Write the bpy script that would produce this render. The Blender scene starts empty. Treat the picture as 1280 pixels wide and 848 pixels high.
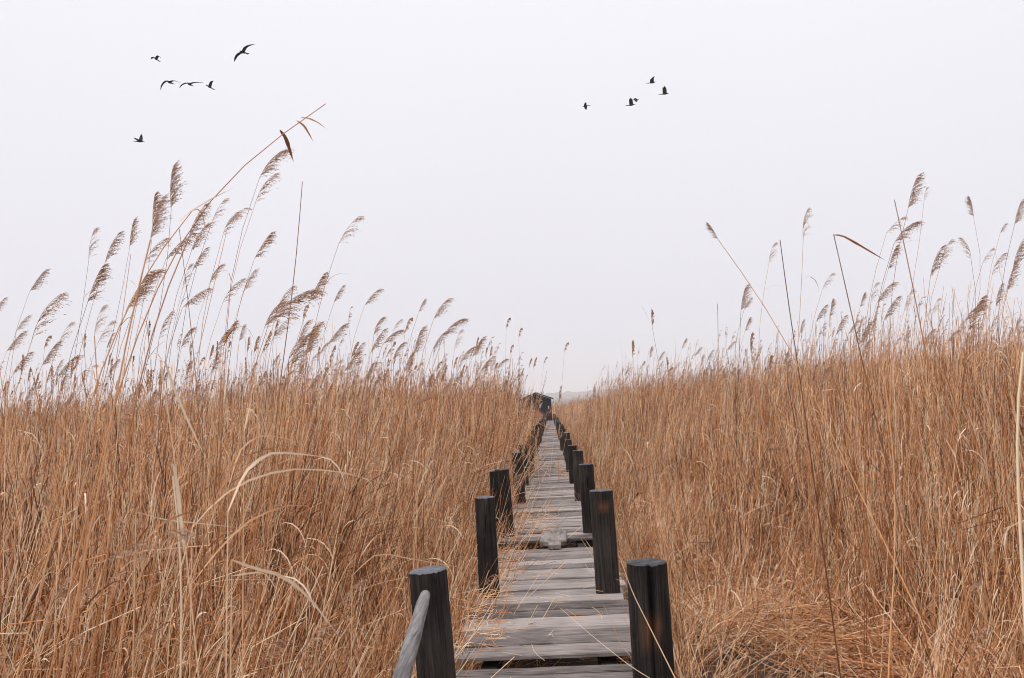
import bpy, bmesh, math, random
import numpy as np
from mathutils import Vector, Matrix

rng = np.random.default_rng(7)
random.seed(7)
D = bpy.data
S = bpy.context.scene
col = S.collection

# ------------------------------------------------------------------ camera
EYE = 1.55
FPX = 1108.0
cam_d = D.cameras.new("camera")
cam = D.objects.new("camera", cam_d)
col.objects.link(cam)
S.camera = cam
cam_d.sensor_width = 36.0
cam_d.lens = 36.0 * FPX / 1280.0
cam_d.clip_start = 0.05
cam_d.clip_end = 12000.0
c_d = Vector((48.0, -86.0, -FPX)).normalized()
ROLL = math.radians(3.0)
a_, b_ = -math.sin(ROLL), math.cos(ROLL)
u_c = Vector((a_, b_, -(c_d.x * a_ + c_d.y * b_) / c_d.z)).normalized()
r_c = c_d.cross(u_c)
CR = Matrix((r_c, c_d, u_c))
cam.matrix_world = Matrix.Translation((0, 0, EYE)) @ CR.to_4x4()
cam_d.dof.use_dof = True
cam_d.dof.focus_distance = 9.0
cam_d.dof.aperture_fstop = 5.0 * 36.0 / 23.6


def at(px, py, Y):
    """world point seen at photo pixel (px,py) at distance Y down the boardwalk"""
    v = CR @ Vector((px - 640.0, -(py - 424.0), -FPX))
    k = Y / v.y
    return Vector((v.x * k, Y, EYE + v.z * k))


def pix(p):
    v = CR.transposed() @ (Vector(p) - Vector((0, 0, EYE)))
    return 640 - v.x / v.z * FPX, 424 + v.y / v.z * FPX


def where(p):
    """a true description of where a look-alike reed stands, from where its top is seen"""
    x, y = pix(p)
    side = ("at the picture's left edge" if x < 110 else "in the thick of the left stand" if x < 300 else "right of the long arching reed" if x < 420 else
            "in the middle of the left bed" if x < 540 else "close by the boardwalk's left side" if x < 690 else "close to the boardwalk's right side" if x < 800 else
            "near the short bare stem at right" if x < 930 else "beside the long leaning reed at right" if x < 1050 else "in the crowded right stand" if x < 1180 else "at the picture's right edge")
    hor = 510 + (688 - x) * 0.0524
    hh = hor - y
    tall = "very tall" if hh > 200 else "tall" if hh > 110 else "mid-height" if hh > 50 else "short"
    return tall, side


# ------------------------------------------------------------------ world, sun, exposure
W = D.worlds.new("World")
S.world = W
W.use_nodes = True
nt = W.node_tree
nt.nodes.clear()
N, L = nt.nodes, nt.links
out = N.new("ShaderNodeOutputWorld")
bg = N.new("ShaderNodeBackground")
bg.inputs["Strength"].default_value = 0.1
sky = N.new("ShaderNodeTexSky")
sky.sky_type = 'NISHITA'
sky.sun_disc = False
SUN_EL, SUN_ROT = math.radians(58), math.radians(245)
sky.sun_elevation = SUN_EL
sky.sun_rotation = SUN_ROT
sky.dust_density = 4.0
geo = N.new("ShaderNodeTexCoord")
sep = N.new("ShaderNodeSeparateXYZ")
ramp = N.new("ShaderNodeValToRGB")
ramp.color_ramp.elements[0].position = 0.0
ramp.color_ramp.elements[0].color = (0.785, 0.795, 0.87, 1)
ramp.color_ramp.elements[1].position = 0.42
ramp.color_ramp.elements[1].color = (0.955, 0.945, 1.0, 1)
e = ramp.color_ramp.elements.new(0.2)
e.color = (0.885, 0.87, 0.93, 1)
e = ramp.color_ramp.elements.new(1.0)
e.color = (1.25, 1.24, 1.27, 1)
cl = N.new("ShaderNodeTexNoise")
cl.inputs["Scale"].default_value = 1.3
cl.inputs["Detail"].default_value = 3
mr = N.new("ShaderNodeMapRange")
mr.inputs["To Min"].default_value = 9.2
mr.inputs["To Max"].default_value = 10.0
vm = N.new("ShaderNodeVectorMath")
vm.operation = 'SCALE'
mix = N.new("ShaderNodeMix")
mix.data_type = 'RGBA'
mix.inputs["Factor"].default_value = 0.94
L.new(geo.outputs["Generated"], sep.inputs[0])
L.new(sep.outputs["Z"], ramp.inputs[0])
L.new(geo.outputs["Generated"], cl.inputs["Vector"])
L.new(cl.outputs["Fac"], mr.inputs["Value"])
L.new(ramp.outputs["Color"], vm.inputs[0])
L.new(mr.outputs["Result"], vm.inputs["Scale"])
L.new(sky.outputs["Color"], mix.inputs["A"])
L.new(vm.outputs["Vector"], mix.inputs["B"])
L.new(mix.outputs["Result"], bg.inputs["Color"])
L.new(bg.outputs[0], out.inputs["Surface"])

sun_d = D.lights.new("sun", 'SUN')
sun_d.energy = 1.5
sun_d.angle = math.radians(25)
sun_d.color = (1.0, 0.95, 0.88)
sun = D.objects.new("sun", sun_d)
col.objects.link(sun)
sd = Vector((math.sin(SUN_ROT) * math.cos(SUN_EL), math.cos(SUN_ROT) * math.cos(SUN_EL), math.sin(SUN_EL)))
sun.rotation_euler = sd.to_track_quat('Z', 'Y').to_euler()
S.view_settings.view_transform = 'Standard'
S.view_settings.look = 'None'
S.view_settings.exposure = 0.10
S.cycles.volume_bounces = 3
S.cycles.diffuse_bounces = 2
S.cycles.filter_width = 1.0
S.render.filter_size = 1.0
S.view_settings.gamma = 1.0
S.view_settings.use_curve_mapping = False

GROUND = -0.75


# ------------------------------------------------------------------ helpers
def tag(o, label=None, cat=None, group=None, kind=None):
    if label: o["label"] = label
    if cat: o["category"] = cat
    if group: o["group"] = group
    if kind: o["kind"] = kind
    return o


def link(o, parent=None):
    col.objects.link(o)
    if parent: o.parent = parent
    return o


def empty(name, loc):
    o = D.objects.new(name, None)
    o.empty_display_size = 0.1
    o.location = loc
    return link(o)


class Geo:
    """collects polygons with a tint attribute and material indices"""
    def __init__(self):
        self.v, self.f, self.t, self.m, self.n = [], [], [], [], 0

    def add(self, v, f, tint, mi=0):
        v = np.asarray(v, float).reshape(-1, 3)
        f = np.asarray(f, int)
        if f.shape[1] == 3:
            f = np.concatenate([f, np.full((len(f), 1), -1)], 1)
        self.v.append(v)
        self.f.append(np.where(f >= 0, f + self.n, -1))
        self.t.append(np.broadcast_to(np.asarray(tint, float), (len(v),)).copy())
        self.m.append(np.full(len(f), mi, int))
        self.n += len(v)

    def mesh(self, name, mats, smooth=True):
        v = np.concatenate(self.v); f = np.concatenate(self.f)
        t = np.concatenate(self.t); mi = np.concatenate(self.m)
        cnt = np.where(f[:, 3] < 0, 3, 4)
        idx = f.reshape(-1); idx = idx[idx >= 0]
        me = D.meshes.new(name)
        me.vertices.add(len(v)); me.vertices.foreach_set("co", v.astype('f4').ravel())
        me.loops.add(len(idx)); me.loops.foreach_set("vertex_index", idx.astype('i4'))
        me.polygons.add(len(f))
        me.polygons.foreach_set("loop_start", np.concatenate([[0], np.cumsum(cnt)[:-1]]).astype('i4'))
        me.polygons.foreach_set("loop_total", cnt.astype('i4'))
        for m in mats: me.materials.append(m)
        me.polygons.foreach_set("material_index", mi.astype('i4'))
        me.polygons.foreach_set("use_smooth", np.full(len(f), smooth))
        a = me.attributes.new("tint", 'FLOAT', 'POINT')
        a.data.foreach_set("value", t.astype('f4'))
        me.update(); me.validate()
        return me


def tubes(g, P, R, sides, tint, mi=0):
    """P (n,k,3) centre lines, R (n,k) radii -> open tubes"""
    P = np.asarray(P, float); R = np.asarray(R, float)
    n, k, _ = P.shape
    T = np.gradient(P, axis=1)
    T /= np.linalg.norm(T, axis=2, keepdims=True) + 1e-9
    ref = np.where(np.abs(T[:, :1, 1:2]) > 0.8, np.array([1., 0, 0]), np.array([0., 1, 0]))
    A = np.cross(T, np.broadcast_to(ref, T.shape)); A /= np.linalg.norm(A, axis=2, keepdims=True) + 1e-9
    B = np.cross(T, A)
    ang = np.arange(sides) * 2 * np.pi / sides
    V = (P[:, :, None] + R[:, :, None, None] * (np.cos(ang)[None, None, :, None] * A[:, :, None] +
                                                np.sin(ang)[None, None, :, None] * B[:, :, None]))
    i = np.arange(n)[:, None, None]; j = np.arange(k - 1)[None, :, None]; s = np.arange(sides)[None, None, :]
    s2 = (s + 1) % sides
    base = i * k * sides
    F = np.stack(np.broadcast_arrays(base + j * sides + s, base + j * sides + s2,
                                     base + (j + 1) * sides + s2, base + (j + 1) * sides + s), -1).reshape(-1, 4)
    tt = np.repeat(np.broadcast_to(np.asarray(tint, float), (n,)), k * sides)
    g.add(V.reshape(-1, 3), F, tt, mi)


def ribbons(g, P, Wd, side, tint, mi=0):
    """P (n,k,3), Wd (n,k) widths, side (n,3) or (n,k,3) width directions; a shallow V section"""
    P = np.asarray(P, float)
    n, k, _ = P.shape
    side = np.asarray(side, float)
    if side.ndim == 2: side = np.broadcast_to(side[:, None], P.shape)
    Sd = side / (np.linalg.norm(side, axis=2, keepdims=True) + 1e-9) * np.asarray(Wd)[:, :, None] * 0.5
    V = np.stack([P - Sd, P + Sd], 2)
    i = np.arange(n)[:, None]; j = np.arange(k - 1)[None]
    b = i * k * 2
    F = np.stack(np.broadcast_arrays(b + j * 2, b + j * 2 + 1, b + j * 2 + 3, b + j * 2 + 2), -1).reshape(-1, 4)
    tt = np.repeat(np.broadcast_to(np.asarray(tint, float), (n,)), k * 2)
    g.add(V.reshape(-1, 3), F, tt, mi)


def U(a, b, *s): return rng.uniform(a, b, s if s else None)


# ------------------------------------------------------------------ materials
def new_mat(name):
    m = D.materials.new(name); m.use_nodes = True
    nt = m.node_tree; b = nt.nodes["Principled BSDF"]
    return m, nt.nodes, nt.links, b


def ramp_node(N, stops):
    r = N.new("ShaderNodeValToRGB"); cr = r.color_ramp
    cr.elements[0].position = stops[0][0]; cr.elements[0].color = (*stops[0][1], 1)
    cr.elements[1].position = stops[-1][0]; cr.elements[1].color = (*stops[-1][1], 1)
    for p, c in stops[1:-1]:
        e = cr.elements.new(p); e.color = (*c, 1)
    return r


def reed_mat(name, stops, rough=0.6, trans=0.0, scale=30.0, patch=0.25):
    m, N, L, b = new_mat(name)
    at_ = N.new("ShaderNodeAttribute"); at_.attribute_name = "tint"
    oi = N.new("ShaderNodeObjectInfo")
    g = N.new("ShaderNodeNewGeometry")
    n1 = N.new("ShaderNodeTexNoise"); n1.inputs["Scale"].default_value = scale; n1.inputs["Detail"].default_value = 3
    n2 = N.new("ShaderNodeTexNoise"); n2.inputs["Scale"].default_value = 0.6; n2.inputs["Detail"].default_value = 4
    L.new(g.outputs["Position"], n1.inputs["Vector"]); L.new(g.outputs["Position"], n2.inputs["Vector"])
    def math_(op, a, bb):
        k = N.new("ShaderNodeMath"); k.operation = op
        for i, x in enumerate((a, bb)):
            if isinstance(x, (int, float)): k.inputs[i].default_value = x
            else: L.new(x, k.inputs[i])
        return k.outputs[0]
    v = math_('ADD', at_.outputs["Fac"], math_('MULTIPLY', math_('SUBTRACT', n1.outputs["Fac"], 0.5), 0.35))
    v = math_('ADD', v, math_('MULTIPLY', math_('SUBTRACT', n2.outputs["Fac"], 0.5), patch * 2))
    v = math_('ADD', v, math_('MULTIPLY', math_('SUBTRACT', oi.outputs["Random"], 0.5), 0.16))
    r = ramp_node(N, stops)
    L.new(v, r.inputs[0]); L.new(r.outputs[0], b.inputs["Base Color"])
    b.inputs["Roughness"].default_value = rough
    b.inputs["Specular IOR Level"].default_value = 0.3
    if trans:
        tr = N.new("ShaderNodeBsdfTranslucent"); mx = N.new("ShaderNodeMixShader"); mx.inputs[0].default_value = trans
        L.new(r.outputs[0], tr.inputs["Color"])
        L.new(b.outputs[0], mx.inputs[1]); L.new(tr.outputs[0], mx.inputs[2])
        L.new(mx.outputs[0], N["Material Output"].inputs["Surface"])
    return m


M_STEM = reed_mat("reed_stem", [(0.0, (0.045, 0.018, 0.010)), (0.18, (0.20, 0.074, 0.030)), (0.4, (0.58, 0.245, 0.098)),
                                (0.65, (0.84, 0.445, 0.22)), (0.9, (0.96, 0.75, 0.52))], 0.45)
M_LEAF = reed_mat("reed_leaf", [(0.0, (0.06, 0.024, 0.012)), (0.3, (0.46, 0.19, 0.078)),
                                (0.6, (0.85, 0.48, 0.25)), (0.9, (0.96, 0.79, 0.59))], 0.55, 0.25)
M_PLUME = reed_mat("reed_plume", [(0.0, (0.25, 0.13, 0.085)), (0.5, (0.60, 0.38, 0.25)),
                                  (1.0, (0.78, 0.57, 0.42))], 0.8, 0.35, 60, 0.12)
REED_MATS = [M_STEM, M_LEAF, M_PLUME]


def wood_mat(name, dark, mid, light, scale=(1.2, 40, 40), bump=0.5, rough=0.8, spots=None, top=0.72, rnd=0.36):
    m, N, L, b = new_mat(name)
    tc = N.new("ShaderNodeTexCoord"); oi = N.new("ShaderNodeObjectInfo")
    cmb = N.new("ShaderNodeVectorMath"); cmb.operation = 'ADD'
    sc = N.new("ShaderNodeVectorMath"); sc.operation = 'SCALE'; sc.inputs["Scale"].default_value = 7.3
    L.new(oi.outputs["Location"], sc.inputs[0])
    L.new(tc.outputs["Object"], cmb.inputs[0]); L.new(sc.outputs[0], cmb.inputs[1])
    mp = N.new("ShaderNodeMapping"); mp.inputs["Scale"].default_value = scale
    L.new(cmb.outputs[0], mp.inputs["Vector"])
    n = N.new("ShaderNodeTexNoise"); n.inputs["Scale"].default_value = 1.0; n.inputs["Detail"].default_value = 8
    n.inputs["Roughness"].default_value = 0.7; n.inputs["Distortion"].default_value = 0.6
    L.new(mp.outputs[0], n.inputs["Vector"])
    n2 = N.new("ShaderNodeTexNoise"); n2.inputs["Scale"].default_value = 3.0; n2.inputs["Detail"].default_value = 5
    L.new(cmb.outputs[0], n2.inputs["Vector"])
    a = N.new("ShaderNodeMath"); a.operation = 'MULTIPLY_ADD'; a.inputs[1].default_value = 0.45
    L.new(n2.outputs["Fac"], a.inputs[0])
    b0 = N.new("ShaderNodeMath"); b0.operation = 'MULTIPLY_ADD'; b0.inputs[1].default_value = 0.95; b0.inputs[2].default_value = -0.2
    L.new(n.outputs["Fac"], b0.inputs[0]); L.new(b0.outputs[0], a.inputs[2])
    c = N.new("ShaderNodeMath"); c.operation = 'MULTIPLY_ADD'; c.inputs[1].default_value = rnd; 
    L.new(oi.outputs["Random"], c.inputs[0])
    d = N.new("ShaderNodeMath"); d.operation = 'SUBTRACT'; d.inputs[1].default_value = rnd / 2
    L.new(a.outputs[0], c.inputs[2]); L.new(c.outputs[0], d.inputs[0])
    r = ramp_node(N, [(0.20, dark), (0.42, mid), (top, light)])
    L.new(d.outputs[0], r.inputs[0])
    colr = r.outputs[0]
    at_ = N.new("ShaderNodeAttribute"); at_.attribute_name = "tint"
    if spots:
        mx = N.new("ShaderNodeMix"); mx.data_type = 'RGBA'; mx.inputs["B"].default_value = (*spots, 1)
        L.new(at_.outputs["Fac"], mx.inputs["Factor"]); L.new(colr, mx.inputs["A"]); colr = mx.outputs["Result"]
    L.new(colr, b.inputs["Base Color"])
    b.inputs["Roughness"].default_value = rough
    b.inputs["Specular IOR Level"].default_value = 0.25
    bp = N.new("ShaderNodeBump"); bp.inputs["Strength"].default_value = bump; bp.inputs["Distance"].default_value = 0.012
    L.new(n.outputs["Fac"], bp.inputs["Height"]); L.new(bp.outputs[0], b.inputs["Normal"])
    return m


M_PLANK = wood_mat("weathered_plank", (0.04, 0.032, 0.028), (0.195, 0.165, 0.155), (0.42, 0.37, 0.35), (3.2, 70, 70))
M_POST = wood_mat("tarred_post", (0.002, 0.0018, 0.0018), (0.011, 0.009, 0.008), (0.12, 0.098, 0.088), (55, 55, 1.8), 1.0, 0.7, (0.22, 0.085, 0.035), 0.95, 0.1)
M_POSTTOP = wood_mat("post_end_grain", (0.03, 0.03, 0.033), (0.075, 0.075, 0.085), (0.17, 0.17, 0.19), (25, 25, 25), 0.6, 0.55)
M_RAIL = wood_mat("grey_rail", (0.03, 0.027, 0.026), (0.17, 0.155, 0.155), (0.42, 0.395, 0.39), (60, 2.5, 60), 0.6, 0.7)
M_BLOCK = wood_mat("patch_board", (0.10, 0.08, 0.07), (0.27, 0.235, 0.22), (0.42, 0.37, 0.35), (20, 5, 20))
M_HUT = wood_mat("hut_boards", (0.004, 0.004, 0.007), (0.010, 0.010, 0.016), (0.025, 0.025, 0.036), (10, 10, 1), 0.4, 0.8)
M_BEAM = wood_mat("wet_beam", (0.008, 0.006, 0.005), (0.02, 0.016, 0.014), (0.05, 0.04, 0.035), (40, 2, 40))


def plain(name, c, rough=0.8):
    m, N, L, b = new_mat(name)
    n = N.new("ShaderNodeTexNoise"); n.inputs["Scale"].default_value = 9
    r = ramp_node(N, [(0.3, tuple(x * 0.75 for x in c)), (0.7, tuple(min(1, x * 1.2) for x in c))])
    L.new(n.outputs["Fac"], r.inputs[0]); L.new(r.outputs[0], b.inputs["Base Color"])
    b.inputs["Roughness"].default_value = rough
    return m


M_BIRD = plain("bird_feathers", (0.006, 0.006, 0.006))
M_SKIN = plain("skin", (0.45, 0.27, 0.2), 0.5)
M_HAIR = plain("hair", (0.015, 0.012, 0.01))
M_COAT = plain("dark_coat", (0.016, 0.014, 0.02))
M_RED = plain("red_cloth", (0.55, 0.02, 0.03))
M_PALE = plain("pale_cloth", (0.5, 0.5, 0.52))

mg, N, L, b = new_mat("marsh_ground")
g = N.new("ShaderNodeNewGeometry")
n = N.new("ShaderNodeTexNoise"); n.inputs["Scale"].default_value = 2.5; n.inputs["Detail"].default_value = 8
L.new(g.outputs["Position"], n.inputs["Vector"])
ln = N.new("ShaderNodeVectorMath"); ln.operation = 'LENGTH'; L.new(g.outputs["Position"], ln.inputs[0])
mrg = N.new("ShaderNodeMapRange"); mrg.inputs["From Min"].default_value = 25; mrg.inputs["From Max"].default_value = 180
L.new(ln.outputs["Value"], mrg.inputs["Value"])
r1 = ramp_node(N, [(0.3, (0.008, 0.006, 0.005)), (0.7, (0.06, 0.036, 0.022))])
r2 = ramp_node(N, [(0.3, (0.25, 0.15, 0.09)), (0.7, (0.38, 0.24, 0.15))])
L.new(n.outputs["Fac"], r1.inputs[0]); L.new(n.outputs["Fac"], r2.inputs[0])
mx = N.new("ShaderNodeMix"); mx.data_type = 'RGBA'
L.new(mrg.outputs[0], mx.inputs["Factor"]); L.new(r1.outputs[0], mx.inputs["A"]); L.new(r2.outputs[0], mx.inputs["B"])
L.new(mx.outputs["Result"], b.inputs["Base Color"]); b.inputs["Roughness"].default_value = 0.9
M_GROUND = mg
M_TREES = plain("far_trees", (0.09, 0.085, 0.08), 0.9)

# ------------------------------------------------------------------ ground
def grid_ground():
    xs = np.concatenate([[-2550, -1600, -800, -300, -120], np.arange(-60, -10, 5), np.arange(-10, 10.1, 0.5), np.arange(15, 61, 5), [120, 300, 800, 1600, 2550]])
    ys = np.concatenate([[-2550, -1500, -400, -100, -30, -10], np.arange(-5, 30, 0.5), np.arange(30, 120, 5), [160, 300, 800, 1600, 2550]])
    X, Y = np.meshgrid(xs, ys)
    Z = GROUND + 0.05 * np.sin(X * 1.7 + np.sin(Y * 0.9)) * np.cos(Y * 1.3) * (np.abs(X) < 12) * (Y < 31)
    v = np.stack([X, Y, Z], -1).reshape(-1, 3)
    nx, ny = len(xs), len(ys)
    i, j = np.meshgrid(np.arange(nx - 1), np.arange(ny - 1))
    a = (j * nx + i).ravel()
    g = Geo(); g.add(v, np.stack([a, a + 1, a + nx + 1, a + nx], 1), 0.5)
    return g.mesh("ground", [M_GROUND])

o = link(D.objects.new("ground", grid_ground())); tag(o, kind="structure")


# ------------------------------------------------------------------ far treeline / hills
def far_belt(name, r0, h0, h1, seed, depth, a0, a1, nseg, label):
    rg = np.random.default_rng(seed)
    g = Geo()
    th = np.linspace(a0, a1, nseg)
    h = np.zeros(nseg)
    for fq in (3, 7, 17, 41, 97):
        h += np.sin(th * fq + rg.uniform(0, 6.28)) / fq ** 0.6
    h = (h - h.min()) / (h.max() - h.min())
    H = h0 + (h1 - h0) * h + rg.uniform(-0.06, 0.06, nseg) * h1
    rows = []
    for (rr, hh) in ((0, 0.0), (0.1, 0.72), (0.3, 0.93), (0.55, 1.0), (0.8, 0.9), (1.0, 0.0)):
        R = r0 + depth * rr + rg.uniform(-2, 2, nseg)
        rows.append(np.stack([np.sin(th) * R, np.cos(th) * R, GROUND + H * hh - (2 if hh == 0 else 0)], 1))
    V = np.stack(rows, 0)
    i, j = np.meshgrid(np.arange(nseg - 1), np.arange(len(rows) - 1))
    a = (j * nseg + i).ravel()
    g.add(V.reshape(-1, 3), np.stack([a, a + 1, a + nseg + 1, a + nseg], 1), 0.5)
    o = link(D.objects.new(name, g.mesh(name, [M_TREES], False)))
    return o

o = far_belt("hills", 2200, 30, 46, 3, 300, -1.2, 1.2, 700, ""); tag(o, kind="structure")
o = far_belt("treeline", 1600, 17, 26, 5, 60, -1.2, 1.2, 1600, "")
tag(o, "hazy grey-blue line of far trees beyond the reeds on the horizon", "trees", kind="stuff")

# ------------------------------------------------------------------ boardwalk
def undul(y): return 0.012 * math.sin(y * 0.55) + 0.01 * math.sin(y * 1.37 + 1)

def plank_mesh(length, width, th, rg, detail=True):
    """plank along X with worn uneven long edges"""
    k = 9 if detail else 3
    xs = np.linspace(-length / 2, length / 2, k)
    v = []
    for x in xs:
        e1 = rg.uniform(-0.010, 0.009); e2 = rg.uniform(-0.009, 0.010); zt = rg.uniform(-0.002, 0.002)
        c = 0.006
        xo = 0.0
        y0, y1 = -width / 2 + e1 * detail, width / 2 + e2 * detail
        v += [(x, y0, -th), (x, y0, -c), (x, y0 + c, zt), (x, y1 - c, zt), (x, y1, -c), (x, y1, -th)]
    v = np.array(v)
    v[:6, 0] += rg.uniform(-0.008, 0.008, 6); v[-6:, 0] += rg.uniform(-0.008, 0.008, 6)
    f = []
    for i in range(k - 1):
        for s in range(6):
            s2 = (s + 1) % 6
            f.append((i * 6 + s, (i + 1) * 6 + s, (i + 1) * 6 + s2, i * 6 + s2))
    f = [tuple(q) for q in f]
    g = Geo(); g.add(v, f, 0.0)
    g.add(v[:6], [(0, 1, 2, 3), (0, 3, 4, 5)], 0.0)
    g.add(v[-6:], [(3, 2, 1, 0), (5, 4, 3, 0)], 0.0)
    return g.mesh("plank", [M_PLANK], False)

bw = empty("boardwalk", (-0.08, 5, 0))
tag(bw, "long narrow boardwalk of weathered grey planks running through the reeds to the hut", "boardwalk")
edges = [(4.73, 5.07), (5.07, 5.31), (5.31, 5.45), (5.72, 5.99), (5.99, 6.34), (6.34, 6.50), (6.50, 6.84), (6.84, 7.06), (7.06, 7.31),
         (7.31, 7.57), (7.57, 7.85), (7.85, 8.10), (8.10, 8.27), (8.27, 8.74), (8.74, 8.99), (8.99, 9.26), (9.26, 9.5), (9.5, 9.73), (9.73, 10.0)]
pk = []
y = 4.73
while y > -2.0:
    w = random.uniform(0.22, 0.4); pk.append((y - w, y)); y -= w
pk += edges
pk += [(10.71, 11.0), (11.0, 11.27)]
y = 11.27
while y < 108.5:
    w = random.choice([0.18, 0.2, 0.24, 0.28, 0.3, 0.34])
    pk.append((y, y + w)); y += w + (random.uniform(0.03, 0.09) if random.random() < 0.12 else 0)
pk_vis = [p for p in pk if p[1] > 4.6]
pk_hid = [p for p in pk if p[1] <= 4.6]
near = pk_hid + pk_vis[:300 - len(pk_hid)]
rest = pk_vis[300 - len(pk_hid):]
rgp = np.random.default_rng(11)
shared = [plank_mesh(1.26, 0.3, 0.026, rgp, False) for _ in range(8)]
for i, (a, c) in enumerate(near):
    cy = (a + c) / 2; w = c - a - random.choice([0.010, 0.016, 0.022, 0.034])
    if 0 < cy < 26:
        me = plank_mesh(1.26 + random.uniform(-0.07, 0.06), w, 0.026, rgp); o = D.objects.new("plank", me); sy = 1
    else:
        me = random.choice(shared); o = D.objects.new("plank", me); sy = w / 0.3
    link(o, bw)
    o.location = (random.uniform(-0.02, 0.02), cy - 5, undul(cy) + random.uniform(-0.009, 0.009))
    o.rotation_euler = (random.uniform(-0.025, 0.025), random.uniform(-0.008, 0.008), random.uniform(-0.012, 0.012))
    o.scale = (1, sy, 1)
g = Geo()
for (a, c) in rest:
    m = shared[0]
    cy = (a + c) / 2; sy = (c - a - 0.01) / 0.3
    v = np.array([tuple(q.co) for q in m.vertices]) * (1, sy, 1) + (random.uniform(-.02, .02), cy - 5, undul(cy) + random.uniform(-.008, .008))
    f = np.array([tuple(p.vertices) for p in m.polygons])
    g.add(v, f, 0.0)
o = link(D.objects.new("far_planks", g.mesh("far_planks", [M_PLANK], False)), bw); tag(o, kind="stuff")


def box(g, x0, x1, y0, y1, z0, z1, tint=0.0, mi=0):
    v = [(x, y, z) for x in (x0, x1) for y in (y0, y1) for z in (z0, z1)]
    g.add(v, [(0, 1, 3, 2), (4, 6, 7, 5), (0, 4, 5, 1), (2, 3, 7, 6), (0, 2, 6, 4), (1, 5, 7, 3)], tint, mi)


for x in (-0.4, 0.36):
    g = Geo(); box(g, x - 0.05, x + 0.05, -7, 103.4, -0.2, -0.068)
    link(D.objects.new("beam", g.mesh("beam", [M_BEAM], False)), bw)
for k in range(-1, 30):
    y = 4.16 + 3.5 * k
    g = Geo(); box(g, -0.6, 0.6, y - 5.19, y - 5.07, -0.32, -0.202)
    link(D.objects.new("cross_beam", g.mesh("cross_beam", [M_BEAM], False)), bw)

# ------------------------------------------------------------------ posts
def post_mesh(r, h, seed, crack=None, stain=None, lod=0):
    rg = np.random.default_rng(seed)
    ns, nr = (44, 26) if lod == 0 else ((14, 8) if lod == 1 else (10, 4))
    g = Geo()
    ang = np.arange(ns) * 2 * np.pi / ns
    ell = 1 + 0.04 * np.cos(2 * (ang - rg.uniform(0, 3)))
    rib = np.convolve(np.tile(rg.uniform(-0.05, 0.05, ns), 3), [.25, .5, .25], 'same')[ns:2 * ns]
    zb = GROUND - 0.3
    zs = zb + (h - zb) * np.linspace(0, 1, nr) ** 0.9
    if lod == 0:
        crack = list(crack or []) + [(rg.uniform(0, 6.28), rg.uniform(-.3, .3), rg.uniform(.45, .9), rg.uniform(.07, .16)) for _ in range(9)]
    V = []; T = []
    for j, z in enumerate(zs):
        rr = r * ell * (1.05 - 0.07 * (j / (nr - 1))) * (1 + rib) * (1 + rg.uniform(-0.008, 0.008, ns))
        if crack:
            for (ca, z0, z1, dp) in crack:
                dz = (z > z0) and (z < z1)
                d = np.abs((ang - ca + np.pi) % (2 * np.pi) - np.pi)
                if dz: rr = rr * (1 - dp * (d < 0.13))
        V.append(np.stack([np.cos(ang) * rr, np.sin(ang) * rr, np.full(ns, z)], 1))
        t = np.zeros(ns)
        if stain:
            for (sa, sz, sr) in stain:
                d = np.abs((ang - sa + np.pi) % (2 * np.pi) - np.pi) * r
                dd = np.sqrt(d ** 2 + (z - sz) ** 2) / sr
                t = np.maximum(t, np.clip(1.1 - dd, 0, 0.45))
        T.append(t)
    V[-1][:, 2] = h - 0.006 + rg.uniform(-0.003, 0.003, ns)
    v = np.concatenate(V); t = np.concatenate(T)
    i, j = np.meshgrid(np.arange(ns), np.arange(nr - 1)); i2 = (i + 1) % ns
    g.add(v, np.stack([(j * ns + i).ravel(), (j * ns + i2).ravel(), ((j + 1) * ns + i2).ravel(), ((j + 1) * ns + i).ravel()], 1), t)
    # top: chamfer ring, inner ring, centre
    top = V[-1]
    in1 = top * (0.94, 0.94, 1) + (0, 0, 0.006); in2 = top * (0.5, 0.5, 1) + (0, 0, 0.006) + np.stack([np.zeros(ns), np.zeros(ns), rg.uniform(-0.004, 0.002, ns)], 1)
    vv = np.concatenate([top, in1, in2, [[0, 0, h - 0.003]]])
    f = []
    for q in range(ns):
        q2 = (q + 1) % ns
        f += [(q, q2, ns + q2, ns + q), (ns + q, ns + q2, 2 * ns + q2, 2 * ns + q), (2 * ns + q, 2 * ns + q2, 3 * ns, -1)]
    f = np.array(f)
    g.v.append(vv); g.f.append(np.where(f >= 0, f + g.n, -1)); g.t.append(np.zeros(len(vv))); g.m.append(np.ones(len(f), int)); g.n += len(vv)
    me = g.mesh("wooden_post", [M_POST, M_POSTTOP], True)
    return me


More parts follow.
